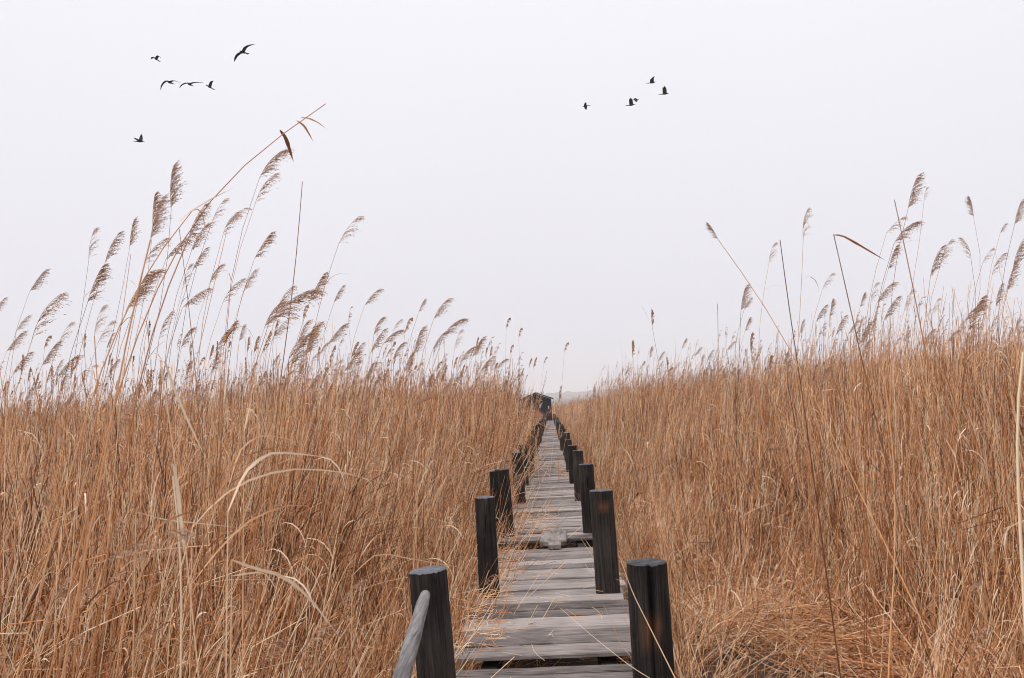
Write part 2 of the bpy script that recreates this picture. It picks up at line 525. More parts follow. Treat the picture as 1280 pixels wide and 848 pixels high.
ORD = ["nearest", "second", "third", "fourth", "fifth", "sixth", "seventh", "eighth", "ninth", "tenth", "eleventh", "twelfth", "thirteenth",
       "fourteenth", "fifteenth", "sixteenth", "seventeenth", "eighteenth", "nineteenth", "twentieth", "twenty-first", "twenty-second",
       "twenty-third", "twenty-fourth", "twenty-fifth", "twenty-sixth", "twenty-seventh", "twenty-eighth", "twenty-ninth", "thirtieth"]
FR = -math.pi / 2
special = {(1, 0): dict(crack=[(FR - 0.0, -0.6, 0.9, 0.30), (FR + 0.12, 0.50, 0.80, 0.42)], stain=[(FR + 0.1, 0.53, 0.05), (FR - .35, .52, .045)], r=0.093, h=0.825,
                        lab="nearest post on the right edge, split by a long dark crack with rusty knot"),
           (1, 1): dict(stain=[(FR + 0.25, 0.69, 0.035), (FR - 0.15, 0.69, 0.03)], r=0.101, h=0.83,
                        lab="second post on the right edge, black with an orange scar near its top"),
           (1, 2): dict(crack=[(FR + 0.1, 0.55, 0.66, 0.4)], r=0.092, h=0.83, lab="third post on the right edge with a small dark slot near its top"),
           (-1, 0): dict(r=0.091, h=0.835, lab="nearest post on the left edge, holding the end of the grey rail"),
           (-1, 1): dict(crack=[(FR + 0.0, 0.5, 0.68, 0.35)], r=0.088, h=0.82, lab="second post on the left edge with a dark slot, straw around its foot"),
           (-1, 2): dict(r=0.09, h=0.82, lab="third post on the left edge, twin-topped and half wrapped in straw")}
lod_mesh = {1: [post_mesh(0.1, 0.82, 50 + q, lod=1) for q in range(5)], 2: [post_mesh(0.1, 0.82, 60 + q, lod=2) for q in range(4)]}
for k in range(0, 30):
    for sd_ in (1, -1):
        y = 4.16 + 3.5 * k + (random.uniform(-0.15, 0.15) if k > 2 else 0)
        sp = special.get((sd_, k))
        x = (0.40 if sd_ > 0 else (-0.575 if k == 0 else -0.605)) + (random.uniform(-0.03, 0.03) if k > 1 else 0)
        if sp:
            me = post_mesh(sp["r"], sp["h"], 20 + k * 2 + sd_, sp.get("crack"), sp.get("stain")); lab = sp["lab"]
        else:
            me = random.choice(lod_mesh[1 if k < 9 else 2]); side = "right" if sd_ > 0 else "left"
            if k == 29: lab = "farthest dark post on the %s edge, just before the hut" % side
            else: lab = "dark wooden post, %s from the near end on the %s edge of the boardwalk" % (ORD[k], side)
        o = link(D.objects.new("wooden_post", me))
        o.location = (x, y, 0)
        if not sp: o.scale = (random.uniform(0.85, 1.08), random.uniform(0.85, 1.08), random.uniform(0.93, 1.05))
        ly = {(1, 0): 0.0, (1, 1): -0.01, (1, 2): -0.01, (-1, 0): -0.04, (-1, 1): 0.0, (-1, 2): -0.03}.get((sd_, k), random.uniform(-0.05, 0.02))
        o.rotation_euler = (random.uniform(-0.02, 0.02) if k else 0.0, ly, random.uniform(-3, 3) if not sp else 0)
        tag(o, lab, "post", "posts along the boardwalk edges")
# twin stump beside third left post
o = link(D.objects.new("wooden_post", post_mesh(0.06, 0.80, 91, lod=1))); o.location = (-0.75, 11.2, 0)
tag(o, "thin post standing tight against the third post on the left edge", "post", "posts along the boardwalk edges")

# grey rail from the nearest left post towards the camera
rail = Geo()
a = at(531, 746, 3.98); b2 = at(502, 848, 2.9); dirv = (b2 - a)
pts = [a + dirv * t for t in (-0.03, 0.15, 0.35, 0.6, 0.85, 1.1, 1.5, 2.1)]
P = np.array([[tuple(p + Vector((0, 0, 0.003 * math.sin(i * 2)))) for i, p in enumerate(pts)]])
tubes(rail, P, np.array([[0.022, 0.028, 0.027, 0.0305, 0.0285, 0.032, 0.030, 0.032]]), 12, 0.0)
v0 = rail.v[0]
rail.add(v0[:12], [(0, 1, 2, 3), (0, 3, 4, 5), (0, 5, 6, 7), (0, 7, 8, 9), (0, 9, 10, 11)], 0.0)
rail.add(v0[-12:], [(3, 2, 1, 0), (5, 4, 3, 0), (7, 6, 5, 0), (9, 8, 7, 0), (11, 10, 9, 0)], 0.0)
o = link(D.objects.new("handrail_pole", rail.mesh("handrail_pole", [M_RAIL])))
tag(o, "bare grey rail pole running down from the nearest left post", "rail")

# patch board lying over the gap
def patch():
    outl = [(-0.045, -0.62), (0.085, -0.61), (0.09, -0.40), (0.14, -0.36), (0.15, 0.20), (0.135, 0.34), (0.095, 0.40), (0.08, 0.60),
            (-0.06, 0.62), (-0.065, 0.42), (-0.13, 0.36), (-0.15, 0.30), (-0.155, -0.33), (-0.09, -0.40), (-0.055, -0.44)]
    bm = bmesh.new()
    vs = [bm.verts.new((x, y, 0.0)) for x, y in outl]
    f = bm.faces.new(vs)
    r = bmesh.ops.extrude_face_region(bm, geom=[f])
    for q in r["geom"]:
        if isinstance(q, bmesh.types.BMVert): q.co.z += 0.05
    bmesh.ops.bevel(bm, geom=[e for e in bm.edges if e.calc_length() > 0.02 and abs(e.verts[0].co.z - 0.05) < 1e-4 and abs(e.verts[1].co.z - 0.05) < 1e-4], offset=0.006, segments=1, affect='EDGES')
    bmesh.ops.recalc_face_normals(bm, faces=bm.faces)
    me = D.meshes.new("wooden_block"); bm.to_mesh(me); bm.free()
    me.materials.append(M_BLOCK)
    return me

o = link(D.objects.new("wooden_block", patch())); o.location = (-0.04, 10.45, 0.020); o.scale = (1, 0.95, 0.9); o.rotation_euler = (0.02, 0.01, -0.03)
tag(o, "small notched wooden block laid across the gap in the middle of the boardwalk", "board")

# ------------------------------------------------------------------ hut
hut = empty("hut", (-1.75, 111.0, 0))
tag(hut, "dark timber hut with a gabled roof at the far end of the boardwalk", "hut")
def part(name, g, m, parent, smooth=False, label=None):
    o = link(D.objects.new(name, g.mesh(name, [m], smooth)), parent)
    if label: tag(o, label)
    return o
g = Geo(); box(g, -1.85, 1.1, 0, 0.08, GROUND, 2.7); part("wall", g, M_HUT, hut)
g = Geo(); box(g, 1.75, 1.87, 0.09, 3.0, -0.1, 2.72); part("wall", g, M_HUT, hut)
g = Geo(); box(g, -1.87, -1.79, 0.09, 3.0, GROUND, 2.7); part("wall", g, M_HUT, hut)
g = Geo(); g.add([(-1.85, 0.002, 2.703), (1.85, 0.002, 2.703), (0, 0.002, 3.38), (-1.85, 0.07, 2.703), (1.85, 0.07, 2.703), (0, 0.07, 3.38)], [(0, 1, 2), (5, 4, 3)], 0.0)
g.add([(-1.85, 0.002, 2.703), (1.85, 0.002, 2.703), (-1.85, 0.07, 2.703), (1.85, 0.07, 2.703)], [(0, 1, 3, 2)], 0.0)
part("gable", g, M_HUT, hut)
for s in (-1, 1):
    g = Geo()
    v = []
    for x, z in ((0, 3.46), (s * 2.2, 2.62), (s * 2.2, 2.74), (0, 3.58)):
        v += [(x, -0.45, z), (x, 3.4, z)]
    g.add(v, [(0, 2, 3, 1), (2, 4, 5, 3), (4, 6, 7, 5), (0, 6, 4, 2), (1, 3, 5, 7)], 0.0)
    part("roof_slope", g, M_HUT, hut)
g = Geo(); box(g, 1.74, 1.9, -0.12, 0.05, -0.1, 2.66); part("post", g, M_HUT, hut)
g = Geo(); box(g, 1.1, 1.73, 0.01, 0.07, 2.1, 2.7); part("lintel", g, M_HUT, hut)
g = Geo(); box(g, 0.35, 0.62, -0.03, -0.003, 1.75, 2.05); part("window", g, M_PALE, hut)
g = Geo(); box(g, -1.8, 1.8, 2.6, 2.7, -0.1, 2.69); part("back_wall", g, M_HUT, hut)
g = Geo(); box(g, -1.9, 1.95, -0.6, 3.1, -0.2, -0.09); part("floor", g, M_HUT, hut)

# ------------------------------------------------------------------ person
def skin_obj(name, verts, edges, radii, mat, parent=None, root=0, sub=2):
    me = D.meshes.new(name); me.from_pydata(verts, edges, []); me.materials.append(mat)
    o = link(D.objects.new(name, me), parent)
    m = o.modifiers.new("skin", 'SKIN')
    for i, r in enumerate(radii):
        sv = me.skin_vertices[0].data[i]
        sv.radius = (r, r) if not isinstance(r, tuple) else r
        sv.use_root = (i == root)
    m.use_smooth_shade = True
    s = o.modifiers.new("sub", 'SUBSURF'); s.levels = sub; s.render_levels = sub
    return o

pr = empty("person", (-0.22, 107.0, 0.0))
tag(pr, "person in dark clothes with a red bag walking on the boardwalk before the hut", "person")
V_, E_, R_ = [], [], []
def jv(p, r, par=None):
    V_.append(p); R_.append(r)
    if par is not None: E_.append((par, len(V_) - 1))
    return len(V_) - 1
pel = jv((0, 0, 0.93), (0.15, 0.11)); waist = jv((0, 0, 1.08), (0.135, 0.10), pel); chest = jv((0, 0, 1.27), (0.16, 0.11), waist)
neckb = jv((0, -0.01, 1.43), (0.075, 0.07), chest); neck = jv((0, -0.02, 1.49), 0.055, neckb)
jaw = jv((0, -0.035, 1.56), (0.068, 0.085), neck); head = jv((0, -0.02, 1.63), (0.078, 0.095), jaw); crown = jv((0, -0.015, 1.70), (0.06, 0.075), head)
nose = jv((0, -0.135, 1.60), 0.012, head)
for s in (-1, 1):
    jv((s * 0.085, 0, 1.60), 0.014, head)
    sh = jv((s * 0.17, 0, 1.40), 0.06, neckb); el = jv((s * 0.24, 0.03 * s, 1.12), 0.042, sh)
    wr = jv((s * 0.25, -0.08 + 0.06 * s, 0.88), 0.028, el); hd = jv((s * 0.25, -0.1 + 0.06 * s, 0.81), (0.022, 0.038), wr)
    for q in range(4):
        jv((s * 0.25 + (q - 1.5) * 0.004, -0.13 + 0.06 * s + q * 0.02, 0.73 + abs(q - 1.4) * 0.01), 0.009, hd)
    jv((s * 0.235, -0.15 + 0.06 * s, 0.79), 0.010, hd)
    hp = jv((s * 0.09, 0, 0.88), 0.095, pel); kn = jv((s * 0.1, -0.05 * s - 0.02, 0.49), 0.06, hp)
    an = jv((s * 0.1, 0.07 * -s + 0.04, 0.09), 0.04, kn); ft = jv((s * 0.11, 0.07 * -s - 0.1, 0.045), (0.045, 0.035), an)
body = skin_obj("body", V_, E_, R_, M_SKIN, pr)
jk = [(0, 0, 0.80), (0, 0, 0.95), (0, 0, 1.10), (0, 0, 1.29), (0, -0.01, 1.42)]; je = [(0, 1), (1, 2), (2, 3), (3, 4)]; jr = [(.2, .15), (.19, .145), (.17, .13), (.19, .14), (.12, .1)]
for s in (-1, 1):
    n0 = len(jk); jk += [(s * 0.175, 0, 1.41), (s * 0.245, 0.03 * s, 1.12), (s * 0.252, -0.075 + 0.06 * s, 0.9)]
    je += [(4, n0), (n0, n0 + 1), (n0 + 1, n0 + 2)]; jr += [.08, .062, .05]
skin_obj("coat", jk, je, jr, M_COAT, pr)
tk = [(0, 0, 0.9)]; te = []; tr_ = [(.18, .13)]
for s in (-1, 1):
    n0 = len(tk); tk += [(s * 0.095, 0, 0.84), (s * 0.1, -0.05 * s - 0.02, 0.49), (s * 0.1, -0.07 * s + 0.04, 0.1)]
    te += [(0, n0), (n0, n0 + 1), (n0 + 1, n0 + 2)]; tr_ += [.105, .078, .06]
skin_obj("trousers", tk, te, tr_, M_COAT, pr)
skin_obj("shoes", [(-0.11, 0.12, 0.06), (-0.11, -0.06, 0.04), (0.11, 0.0, 0.06), (0.11, -0.19, 0.04)], [(0, 1), (2, 3)], [.055, .05, .055, .05], M_COAT, pr)
for i in (2,): D.objects["shoes"].data.skin_vertices[0].data[i].use_root = True
skin_obj("hat", [(0, 0.0, 1.66), (0, 0.01, 1.73), (0, 0.01, 1.765)], [(0, 1), (1, 2)], [(.098, .115), (.085, .1), (.03, .04)], M_PALE, pr)
bag = skin_obj("shoulder_bag", [(0.27, -0.05, 1.12), (0.27, -0.05, 1.36)], [(0, 1)], [(.12, .09), (.115, .085)], M_RED)
tag(bag, "red bag carried at the side of the person in dark clothes", "bag"); bag.location = pr.location

# ------------------------------------------------------------------ birds
def wing(g, root, sgn, pts, chord):
    """pts: list of (span, fore, up) from the shoulder; thin closed aerofoil"""
    n = len(pts)
    V = []
    for i, (sx, fy, uz) in enumerate(pts):
        c = chord[i]; t = 0.012 * c / max(chord) + 0.002
        x, y, z = root[0] + sgn * sx, root[1] + fy, root[2] + uz
        V += [(x, y + c * 0.35, z), (x, y, z + t), (x, y - c * 0.65, z), (x, y, z - t)]
    F = []
    for i in range(n - 1):
        for s in range(4):
            s2 = (s + 1) % 4
            F.append((i * 4 + s, i * 4 + s2, i * 4 + 4 + s2, i * 4 + 4 + s))
    F.append((n * 4 - 4, n * 4 - 3, n * 4 - 2, n * 4 - 1))
    g.add(V, F, 0.0)

def bird(px, py, dist, heading, bank, pitch, lp, rp, label, size=1.0, chord=None):
    """heading: compass turn of the bird's forward axis (+Y) ; lp, rp left and right wing point lists"""
    g = Geo()
    bodyr = [(0.30, 0.004), (0.24, 0.016), (0.19, 0.034), (0.14, 0.032), (0.08, 0.055), (0.0, 0.065), (-0.1, 0.05), (-0.18, 0.028), (-0.26, 0.03), (-0.34, 0.012)]
    P = np.array([[(0, y, 0.01 if y > 0.15 else 0) for y, r in bodyr]]); R = np.array([[r for y, r in bodyr]])
    tubes(g, P, R, 8, 0.0)
    ch = [q * 1.25 for q in (chord or [0.2, 0.19, 0.16, 0.12, 0.03])]
    wing(g, (0.02, 0.05, 0.02), 1, rp, ch); wing(g, (-0.02, 0.05, 0.02), -1, lp, ch)
    # tail
    g.add([(-0.03, -0.22, 0), (0.03, -0.22, 0), (0.06, -0.42, 0.0), (-0.06, -0.42, 0.0), (0, -0.3, 0.012), (0, -0.3, -0.01)],
          [(0, 4, 3, -1), (1, 2, 4, -1), (2, 3, 4, -1), (0, 3, 5, -1), (1, 5, 2, -1), (2, 5, 3, -1)], 0.0)
    o = link(D.objects.new("bird", g.mesh("bird", [M_BIRD])))
    o.location = at(px, py, dist); o.scale = (size * 1.08,) * 3
    o.rotation_euler = (Matrix.Rotation(heading, 3, 'Z') @ Matrix.Rotation(pitch, 3, 'X') @ Matrix.Rotation(bank, 3, 'Y')).to_euler()
    tag(o, label, "bird", "birds flying over the reeds")
glide = [(0, 0, 0), (0.2, 0.03, 0.03), (0.4, 0.02, 0.04), (0.6, -0.04, 0.02), (0.78, -0.12, -0.02)]
def w(*p): return list(p)
R = math.radians
LB = "bird flying at upper left"
bird(304, 65.5, 42, R(160), R(24), R(-8), w((0, 0, 0), (.2, .03, .06), (.38, .03, .05), (.56, -.02, -.0), (.74, -.1, -.06)),
     w((0, 0, 0), (.2, .03, .04), (.38, .03, .03), (.55, -.02, -.01), (.7, -.1, -.05)), "large dark bird with tilted outstretched wings, topmost of the left flock", .92)
bird(212, 103, 44, R(170), R(-10), R(-6), w((0, 0, 0), (.2, .03, .05), (.38, .03, .04), (.5, -.02, -.0), (.62, -.08, -.04)),
     w((0, 0, 0), (.15, .03, .02), (.3, .03, -.1), (.42, -.02, -.25), (.5, -.1, -.42)), "dark bird with arched wings, leftmost of the three flying in a row", .95, [.16, .15, .12, .09, .03])
bird(237, 105.5, 44, R(175), R(-14), R(-6), w((0, 0, 0), (.2, .03, .08), (.38, .03, .12), (.52, -.02, .15), (.66, -.08, .17)),
     w((0, 0, 0), (.15, .03, .0), (.3, .03, -.08), (.42, -.02, -.17), (.52, -.1, -.27)), "dark bird gliding with flat right wing, middle of the three in a row", .95, [.16, .15, .12, .09, .03])
bird(262, 109, 50, R(150), R(5), R(10), w((0, 0, 0), (.1, .02, .12), (.16, .03, .24), (.22, .0, .3), (.3, -.08, .36)),
     w((0, 0, 0), (.1, .02, .1), (.18, .02, .17), (.25, 0, .2), (.36, -.05, .22)), "dark bird with wings raised in a V, rightmost of the three in a row", .8)
bird(195, 74, 50, R(165), R(0), R(5), w((0, 0, 0), (.1, .02, .1), (.2, .03, .14), (.3, .0, .08), (.38, -.05, -.03)),
     w((0, 0, 0), (.1, .02, .07), (.2, .03, .11), (.3, .0, .1), (.42, -.05, .04)), "small dark bird with hunched wings above the row of three", .8)
bird(175, 177, 45, R(-75), R(5), R(0), w((0, 0, 0), (.06, .03, .14), (.08, .04, .26), (.09, .04, .36), (.1, .05, .48)),
     w((0, 0, 0), (.2, -.1, .03), (.3, -.18, .06), (.4, -.24, .08), (.5, -.3, .1)), "lone dark bird flying lowest of the left flock with one wing raised", .75)
side_up = (w((0, 0, 0), (.05, .0, .14), (.07, -.0, .26), (.08, -.02, .36), (.08, -.06, .46)), w((0, 0, 0), (.05, .0, .13), (.1, -.0, .24), (.14, -.02, .34), (.18, -.06, .42)))
bird(831, 117.5, 58, R(-80), 0, R(6), *side_up, "dark bird with wings straight up, rightmost of the right flock", .95)
bird(789, 131.5, 58, R(-82), 0, R(6), *side_up, "dark bird with pointed raised wings, lower of the overlapping pair", .9)
bird(815, 103.5, 58, R(-80), 0, R(8), w((0, 0, 0), (.05, .0, .1), (.07, -.0, .2), (.1, .04, .28), (.12, .1, .34)), w((0, 0, 0), (.05, .0, .1), (.1, .02, .2), (.14, .08, .28), (.18, .14, .33)),
     "dark bird with bent raised wings, topmost of the right flock", .9)
bird(794.5, 125, 60, R(-85), 0, R(0), w((0, 0, 0), (.08, .0, .08), (.12, -.0, .14), (.18, -.02, .18), (.2, -.06, .2)), w((0, 0, 0), (.08, .0, -.1), (.15, -.0, -.18), (.2, -.02, -.24), (.25, -.06, -.3)),
     "small dark bird with spread wings, upper of the overlapping pair", .8)
bird(732, 133, 60, R(80), R(5), R(-4), w((0, 0, 0), (.08, .0, .08), (.14, -.05, .14), (.2, -.08, .18), (.24, -.1, .2)), w((0, 0, 0), (.08, .0, -.06), (.12, -.0, -.13), (.16, -.02, -.19), (.2, -.04, -.24)),
     "small dark bird flying alone, leftmost of the right flock", .75)


# ------------------------------------------------------------------ reed parts
def plume_geo(g, rgn, L=0.3, full=1.0, nb=30, spk=8, org=(0, 0, 0), az=0.0, tilt=0.35, nod=0.6, tint=None, mi=2, fat=1.0):
    """feathery panicle: axis rises from org and nods to leeward; branches trail to lee"""
    ca, sa = math.cos(az), math.sin(az)
    lee = np.array([ca, sa, 0.0]); side = np.array([-sa, ca, 0.0]); up = np.array([0, 0, 1.0])
    t = np.linspace(0, 1, 12)
    angs = tilt + nod * t ** 1.5
    step = L / 11
    ax = np.array(org) + np.concatenate([[np.zeros(3)], np.cumsum(step * (np.sin(angs[1:])[:, None] * lee + np.cos(angs[1:])[:, None] * up), 0)])
    tubes(g, ax[None], np.linspace(0.0016, 0.0005, 12)[None] * fat, 3, 0.35 if tint is None else tint, mi)
    b = rgn.uniform(0.02, 0.97, nb) ; b.sort()
    bi = b * 11; i0 = np.clip(bi.astype(int), 0, 10); fr = (bi - i0)[:, None]
    o = ax[i0] * (1 - fr) + ax[i0 + 1] * fr
    T = ax[i0 + 1] - ax[i0]; T /= np.linalg.norm(T, axis=1, keepdims=True)
    bl = L * (0.14 + 0.34 * np.sin(np.pi * (0.12 + 0.8 * b)) ** 0.8) * rgn.uniform(0.6, 1.15, nb) * (1.1 - 0.55 * b)
    ss = rgn.uniform(-1, 1, nb)[:, None] * 0.55
    out_d = lee * rgn.uniform(0.15, 1.0, nb)[:, None] + side * ss
    k = 6; s = np.linspace(0, 1, k)[None, :, None]
    d0 = T * 0.9 + out_d * 0.5; d0 /= np.linalg.norm(d0, axis=1, keepdims=True)
    P = o[:, None] + bl[:, None, None] * (s * d0[:, None] + s ** 2 * (0.30 * lee - up * rgn.uniform(0.0, 0.55, nb)[:, None])[:, None])
    tn = (rgn.uniform(0.1, 0.9, nb) if tint is None else np.full(nb, tint))
    wd = np.broadcast_to(np.array([0.0016, 0.0016, 0.0014, 0.0012, 0.001, 0.0006])[None] * fat, (nb, k))
    ribbons(g, P, wd, rgn.normal(size=(nb, 3)), tn, mi)
    # spikelets
    m = int(spk * full)
    if m > 0:
        q = rgn.uniform(0.15, 1, (nb, m)); qi = q * (k - 1); q0 = np.clip(qi.astype(int), 0, k - 2); qf = (qi - q0)[..., None]
        ii = np.arange(nb)[:, None]
        c = P[ii, q0] * (1 - qf) + P[ii, q0 + 1] * qf
        dr = P[ii, q0 + 1] - P[ii, q0]; dr /= np.linalg.norm(dr, axis=2, keepdims=True)
        dr = dr + rgn.normal(size=dr.shape) * 0.35 + lee * 0.3 - up * 0.15
        dr /= np.linalg.norm(dr, axis=2, keepdims=True)
        ln = rgn.uniform(0.008, 0.017, (nb, m, 1)) * (0.7 + fat * 0.3)
        wv = np.cross(dr, rgn.normal(size=dr.shape)); wv /= np.linalg.norm(wv, axis=2, keepdims=True); wv *= 0.0016 * fat
        V = np.stack([c, c + dr * ln * 0.5 + wv, c + dr * ln, c + dr * ln * 0.5 - wv], 2).reshape(-1, 4, 3)
        nq = len(V); f = np.arange(nq * 4).reshape(nq, 4)
        g.add(V.reshape(-1, 3), f, np.repeat(np.repeat(tn, m), 4) + np.repeat(rgn.uniform(-.15, .25, nq), 4), mi)


def leaf_curve(rgn, n, org, az, L, droop, k=6):
    """blades leaving a stem at org (n,3) with azimuth az, arching over and hanging"""
    s = np.linspace(0, 1, k)[None, :, None]
    d = np.stack([np.cos(az), np.sin(az), np.zeros(n)], 1)[:, None]
    up = np.array([0, 0, 1.0])
    th0 = rgn.uniform(0.15, 0.6, n)[:, None, None]
    th = th0 + droop[:, None, None] * s ** 1.3
    seg = (L[:, None, None] / (k - 1)) * (np.sin(th) * d + np.cos(th) * up)
    P = org[:, None] + np.concatenate([np.zeros((n, 1, 3)), np.cumsum(seg[:, 1:], 1)], 1)
    side = np.cross(d[:, 0], up)
    return P, side


LEAFW = np.array([0.55, 0.95, 1.0, 0.8, 0.5, 0.08])


def clump(name, seed, size, n, hmean, hsd, r, k, sides, leaves, plumes, lean=0.16, lodge=0.0, leafw=0.009, pl_nb=10, pl_spk=4, fat=1.0, plL=0.2, stub=0.15):
    rgn = np.random.default_rng(seed)
    g = Geo()
    x = rgn.uniform(-size / 2, size / 2, n); y = rgn.uniform(-size / 2, size / 2, n)
    h = np.clip(rgn.normal(hmean, hsd, n), 0.3, None)
    st = rgn.uniform(size=n) < stub
    h = np.where(st, h * rgn.uniform(0.3, 0.75, n), h)
    s = np.linspace(0, 1, k)[None, :]
    lx = rgn.normal(lean, 0.16, n) + lodge * np.clip(rgn.normal(0, 0.5, n), -.45, .45); ly = rgn.normal(0, 0.12, n) + lodge * np.clip(rgn.normal(0, 0.5, n), -.45, .45)
    cx = rgn.normal(0.03, 0.04, n); cy = rgn.normal(0, 0.03, n)
    hz = h[:, None] * s
    P = np.stack([x[:, None] + h[:, None] * (lx[:, None] * s + cx[:, None] * s ** 2.5),
                  y[:, None] + h[:, None] * (ly[:, None] * s + cy[:, None] * s ** 2.5),
                  hz * np.sqrt(np.clip(1 - (lx ** 2 + ly ** 2)[:, None] * 0.6, 0.15, 1))], 2)
    tint = rgn.beta(1.1, 1.25, n)
    RR = r * rgn.uniform(0.7, 1.25, n)[:, None] * (1 - 0.55 * s)
    kk = rgn.uniform(size=n) < 0.24
    sb = rgn.uniform(0.35, 0.85, n)[:, None]; az_ = rgn.normal(0.2, 1.1, n)[:, None]; over = np.clip(s - sb, 0, 1) * kk[:, None] * h[:, None]; dn = rgn.uniform(0.4, 1.5, n)[:, None]
    P = P + np.stack([over * np.cos(az_) * 0.9, over * np.sin(az_) * 0.9, -over * dn], 2)
    tubes(g, P, RR, sides, tint, 0)
    # leaves
    nl = int(n * leaves)
    if nl:
        i = rgn.integers(0, n, nl); q = rgn.uniform(0.2, 0.97, nl) * (k - 1); q0 = np.clip(q.astype(int), 0, k - 2); qf = (q - q0)[:, None]
        org = P[i, q0] * (1 - qf) + P[i, q0 + 1] * qf
        az = np.where(rgn.uniform(size=nl) < 0.55, rgn.normal(0, 0.7, nl), rgn.uniform(0, 6.28, nl))
        LL = rgn.uniform(0.07, 0.25, nl)
        Pl, sd2 = leaf_curve(rgn, nl, org, az, LL, np.where(rgn.uniform(size=nl) < 0.62, rgn.uniform(0.0, 1.0, nl), rgn.uniform(0.9, 2.6, nl)))
        sd2 = sd2 + rgn.normal(size=sd2.shape) * 0.5
        ribbons(g, Pl, leafw * rgn.uniform(0.5, 1.2, nl)[:, None] * LEAFW[None], sd2, np.clip(tint[i] + rgn.normal(0.05, 0.2, nl), 0, 1.05), 1)
    ids = [q for q in range(n) if not st[q]]
    rgn.shuffle(ids)
    for q in ids[:int(n * plumes)]:
        plume_geo(g, rgn, L=plL * rgn.uniform(0.7, 1.2), nb=pl_nb, spk=pl_spk, org=P[q, -1], az=rgn.normal(0, 0.5), tilt=rgn.uniform(0.2, 0.5), nod=rgn.uniform(0.3, 1.1), fat=fat)
    return g.mesh(name, REED_MATS, True)


LIB = D.collections.new("reed_library")   # never linked to the scene: only a source for the reed bed
lib_names = []
def add_lib(kind, me):
    o = D.objects.new("lib_%03d" % len(lib_names), me)
    LIB.objects.link(o); lib_names.append(kind)
for q in range(6):   # 0: near, standing
    add_lib("near", clump("reed_clump", 100 + q, 0.55, 38, 1.0, 0.18, 0.0040, 6, 3, 1.7, 0.05, leafw=0.008, pl_nb=16, pl_spk=5, fat=1.5, plL=0.16))
for q in range(5):   # mid
    add_lib("mid", clump("reed_clump", 200 + q, 1.1, 115, 1.0, 0.17, 0.0046, 5, 3, 0.7, 0.12, leafw=0.010, pl_nb=12, pl_spk=3, fat=1.8, plL=0.13))
for q in range(5):   # far
    add_lib("far", clump("reed_clump", 300 + q, 3.2, 360, 1.0, 0.11, 0.0080, 4, 3, 0.35, 0.10, leafw=0.02, pl_nb=9, pl_spk=1, fat=4.0, plL=0.15))
for q in range(5):   # low tangled, lodged
    add_lib("lodged", clump("reed_clump", 400 + q, 0.7, 46, 0.70, 0.24, 0.0039, 5, 3, 0.9, 0.0, lean=0.45, lodge=1.1, leafw=0.007))
for q in range(4):   # distant field
    add_lib("field", clump("reed_clump", 500 + q, 9.0, 300, 1.0, 0.10, 0.02, 3, 3, 0.3, 0.1, leafw=0.05, pl_nb=6, pl_spk=0, fat=10.0, plL=0.16))

def litter(seed, size, n):
    rgn = np.random.default_rng(seed); g = Geo()
    c = rgn.uniform(-size / 2, size / 2, (n, 2)); az = np.where(rgn.uniform(size=n) < 0.5, rgn.normal(0.3, 0.6, n), rgn.uniform(0, 6.28, n)); L = rgn.uniform(0.15, 0.9, n)
    k = 4; s = np.linspace(-0.5, 0.5, k)[None]
    z = rgn.uniform(0.01, 0.22, n)[:, None] + rgn.normal(0, 0.13, n)[:, None] * s
    bend = rgn.normal(0, 0.12, n)[:, None] * (s * 2) ** 2
    P = np.stack([c[:, :1] + L[:, None] * (np.cos(az)[:, None] * s - np.sin(az)[:, None] * bend),
                  c[:, 1:] + L[:, None] * (np.sin(az)[:, None] * s + np.cos(az)[:, None] * bend), np.abs(z) + 0.005], 2)
    m = int(n * 0.6); t = rgn.beta(2, 2.2, n)
    tubes(g, P[:m], np.full((m, k), 0.0024) * rgn.uniform(.6, 1.3, m)[:, None], 3, t[:m], 0)
    ribbons(g, P[m:], 0.010 * rgn.uniform(.5, 1.3, n - m)[:, None] * np.array([.5, 1, .9, .2])[None], rgn.normal(size=(n - m, 3)) + (0, 0, .3), t[m:], 1)
    return g.mesh("reed_litter", REED_MATS, True)
for q in range(4): add_lib("litter", litter(600 + q, 0.9, 170))
for q in range(4):   # tall sparse plumed
    add_lib("tall", clump("reed_clump", 700 + q, 3.0, 9, 1.0, 0.12, 0.0045, 7, 3, 2.0, 1.0, leafw=0.013, pl_nb=26, pl_spk=5, fat=2.0, plL=0.11, stub=0.0))
IDX = {}
for i, k in enumerate(lib_names): IDX.setdefault(k, []).append(i)

# geometry-nodes group: instance library clumps on points
ng = D.node_groups.new("reed_scatter", 'GeometryNodeTree')
ng.interface.new_socket("Geometry", in_out='INPUT', socket_type='NodeSocketGeometry')
ng.interface.new_socket("Geometry", in_out='OUTPUT', socket_type='NodeSocketGeometry')
gi = ng.nodes.new("NodeGroupInput"); go = ng.nodes.new("NodeGroupOutput")
iop = ng.nodes.new("GeometryNodeInstanceOnPoints"); ci = ng.nodes.new("GeometryNodeCollectionInfo")
ci.inputs["Collection"].default_value = LIB
ci.inputs["Separate Children"].default_value = True; ci.inputs["Reset Children"].default_value = True
def named(n, t):
    a = ng.nodes.new("GeometryNodeInputNamedAttribute"); a.data_type = t; a.inputs["Name"].default_value = n; return a
na, nb_, nc = named("rot", 'FLOAT_VECTOR'), named("scl", 'FLOAT_VECTOR'), named("idx", 'INT')
ng.links.new(gi.outputs[0], iop.inputs["Points"]); ng.links.new(ci.outputs[0], iop.inputs["Instance"])
iop.inputs["Pick Instance"].default_value = True
ng.links.new(nc.outputs["Attribute"], iop.inputs["Instance Index"])
ng.links.new(na.outputs["Attribute"], iop.inputs["Rotation"])
ng.links.new(nb_.outputs["Attribute"], iop.inputs["Scale"])
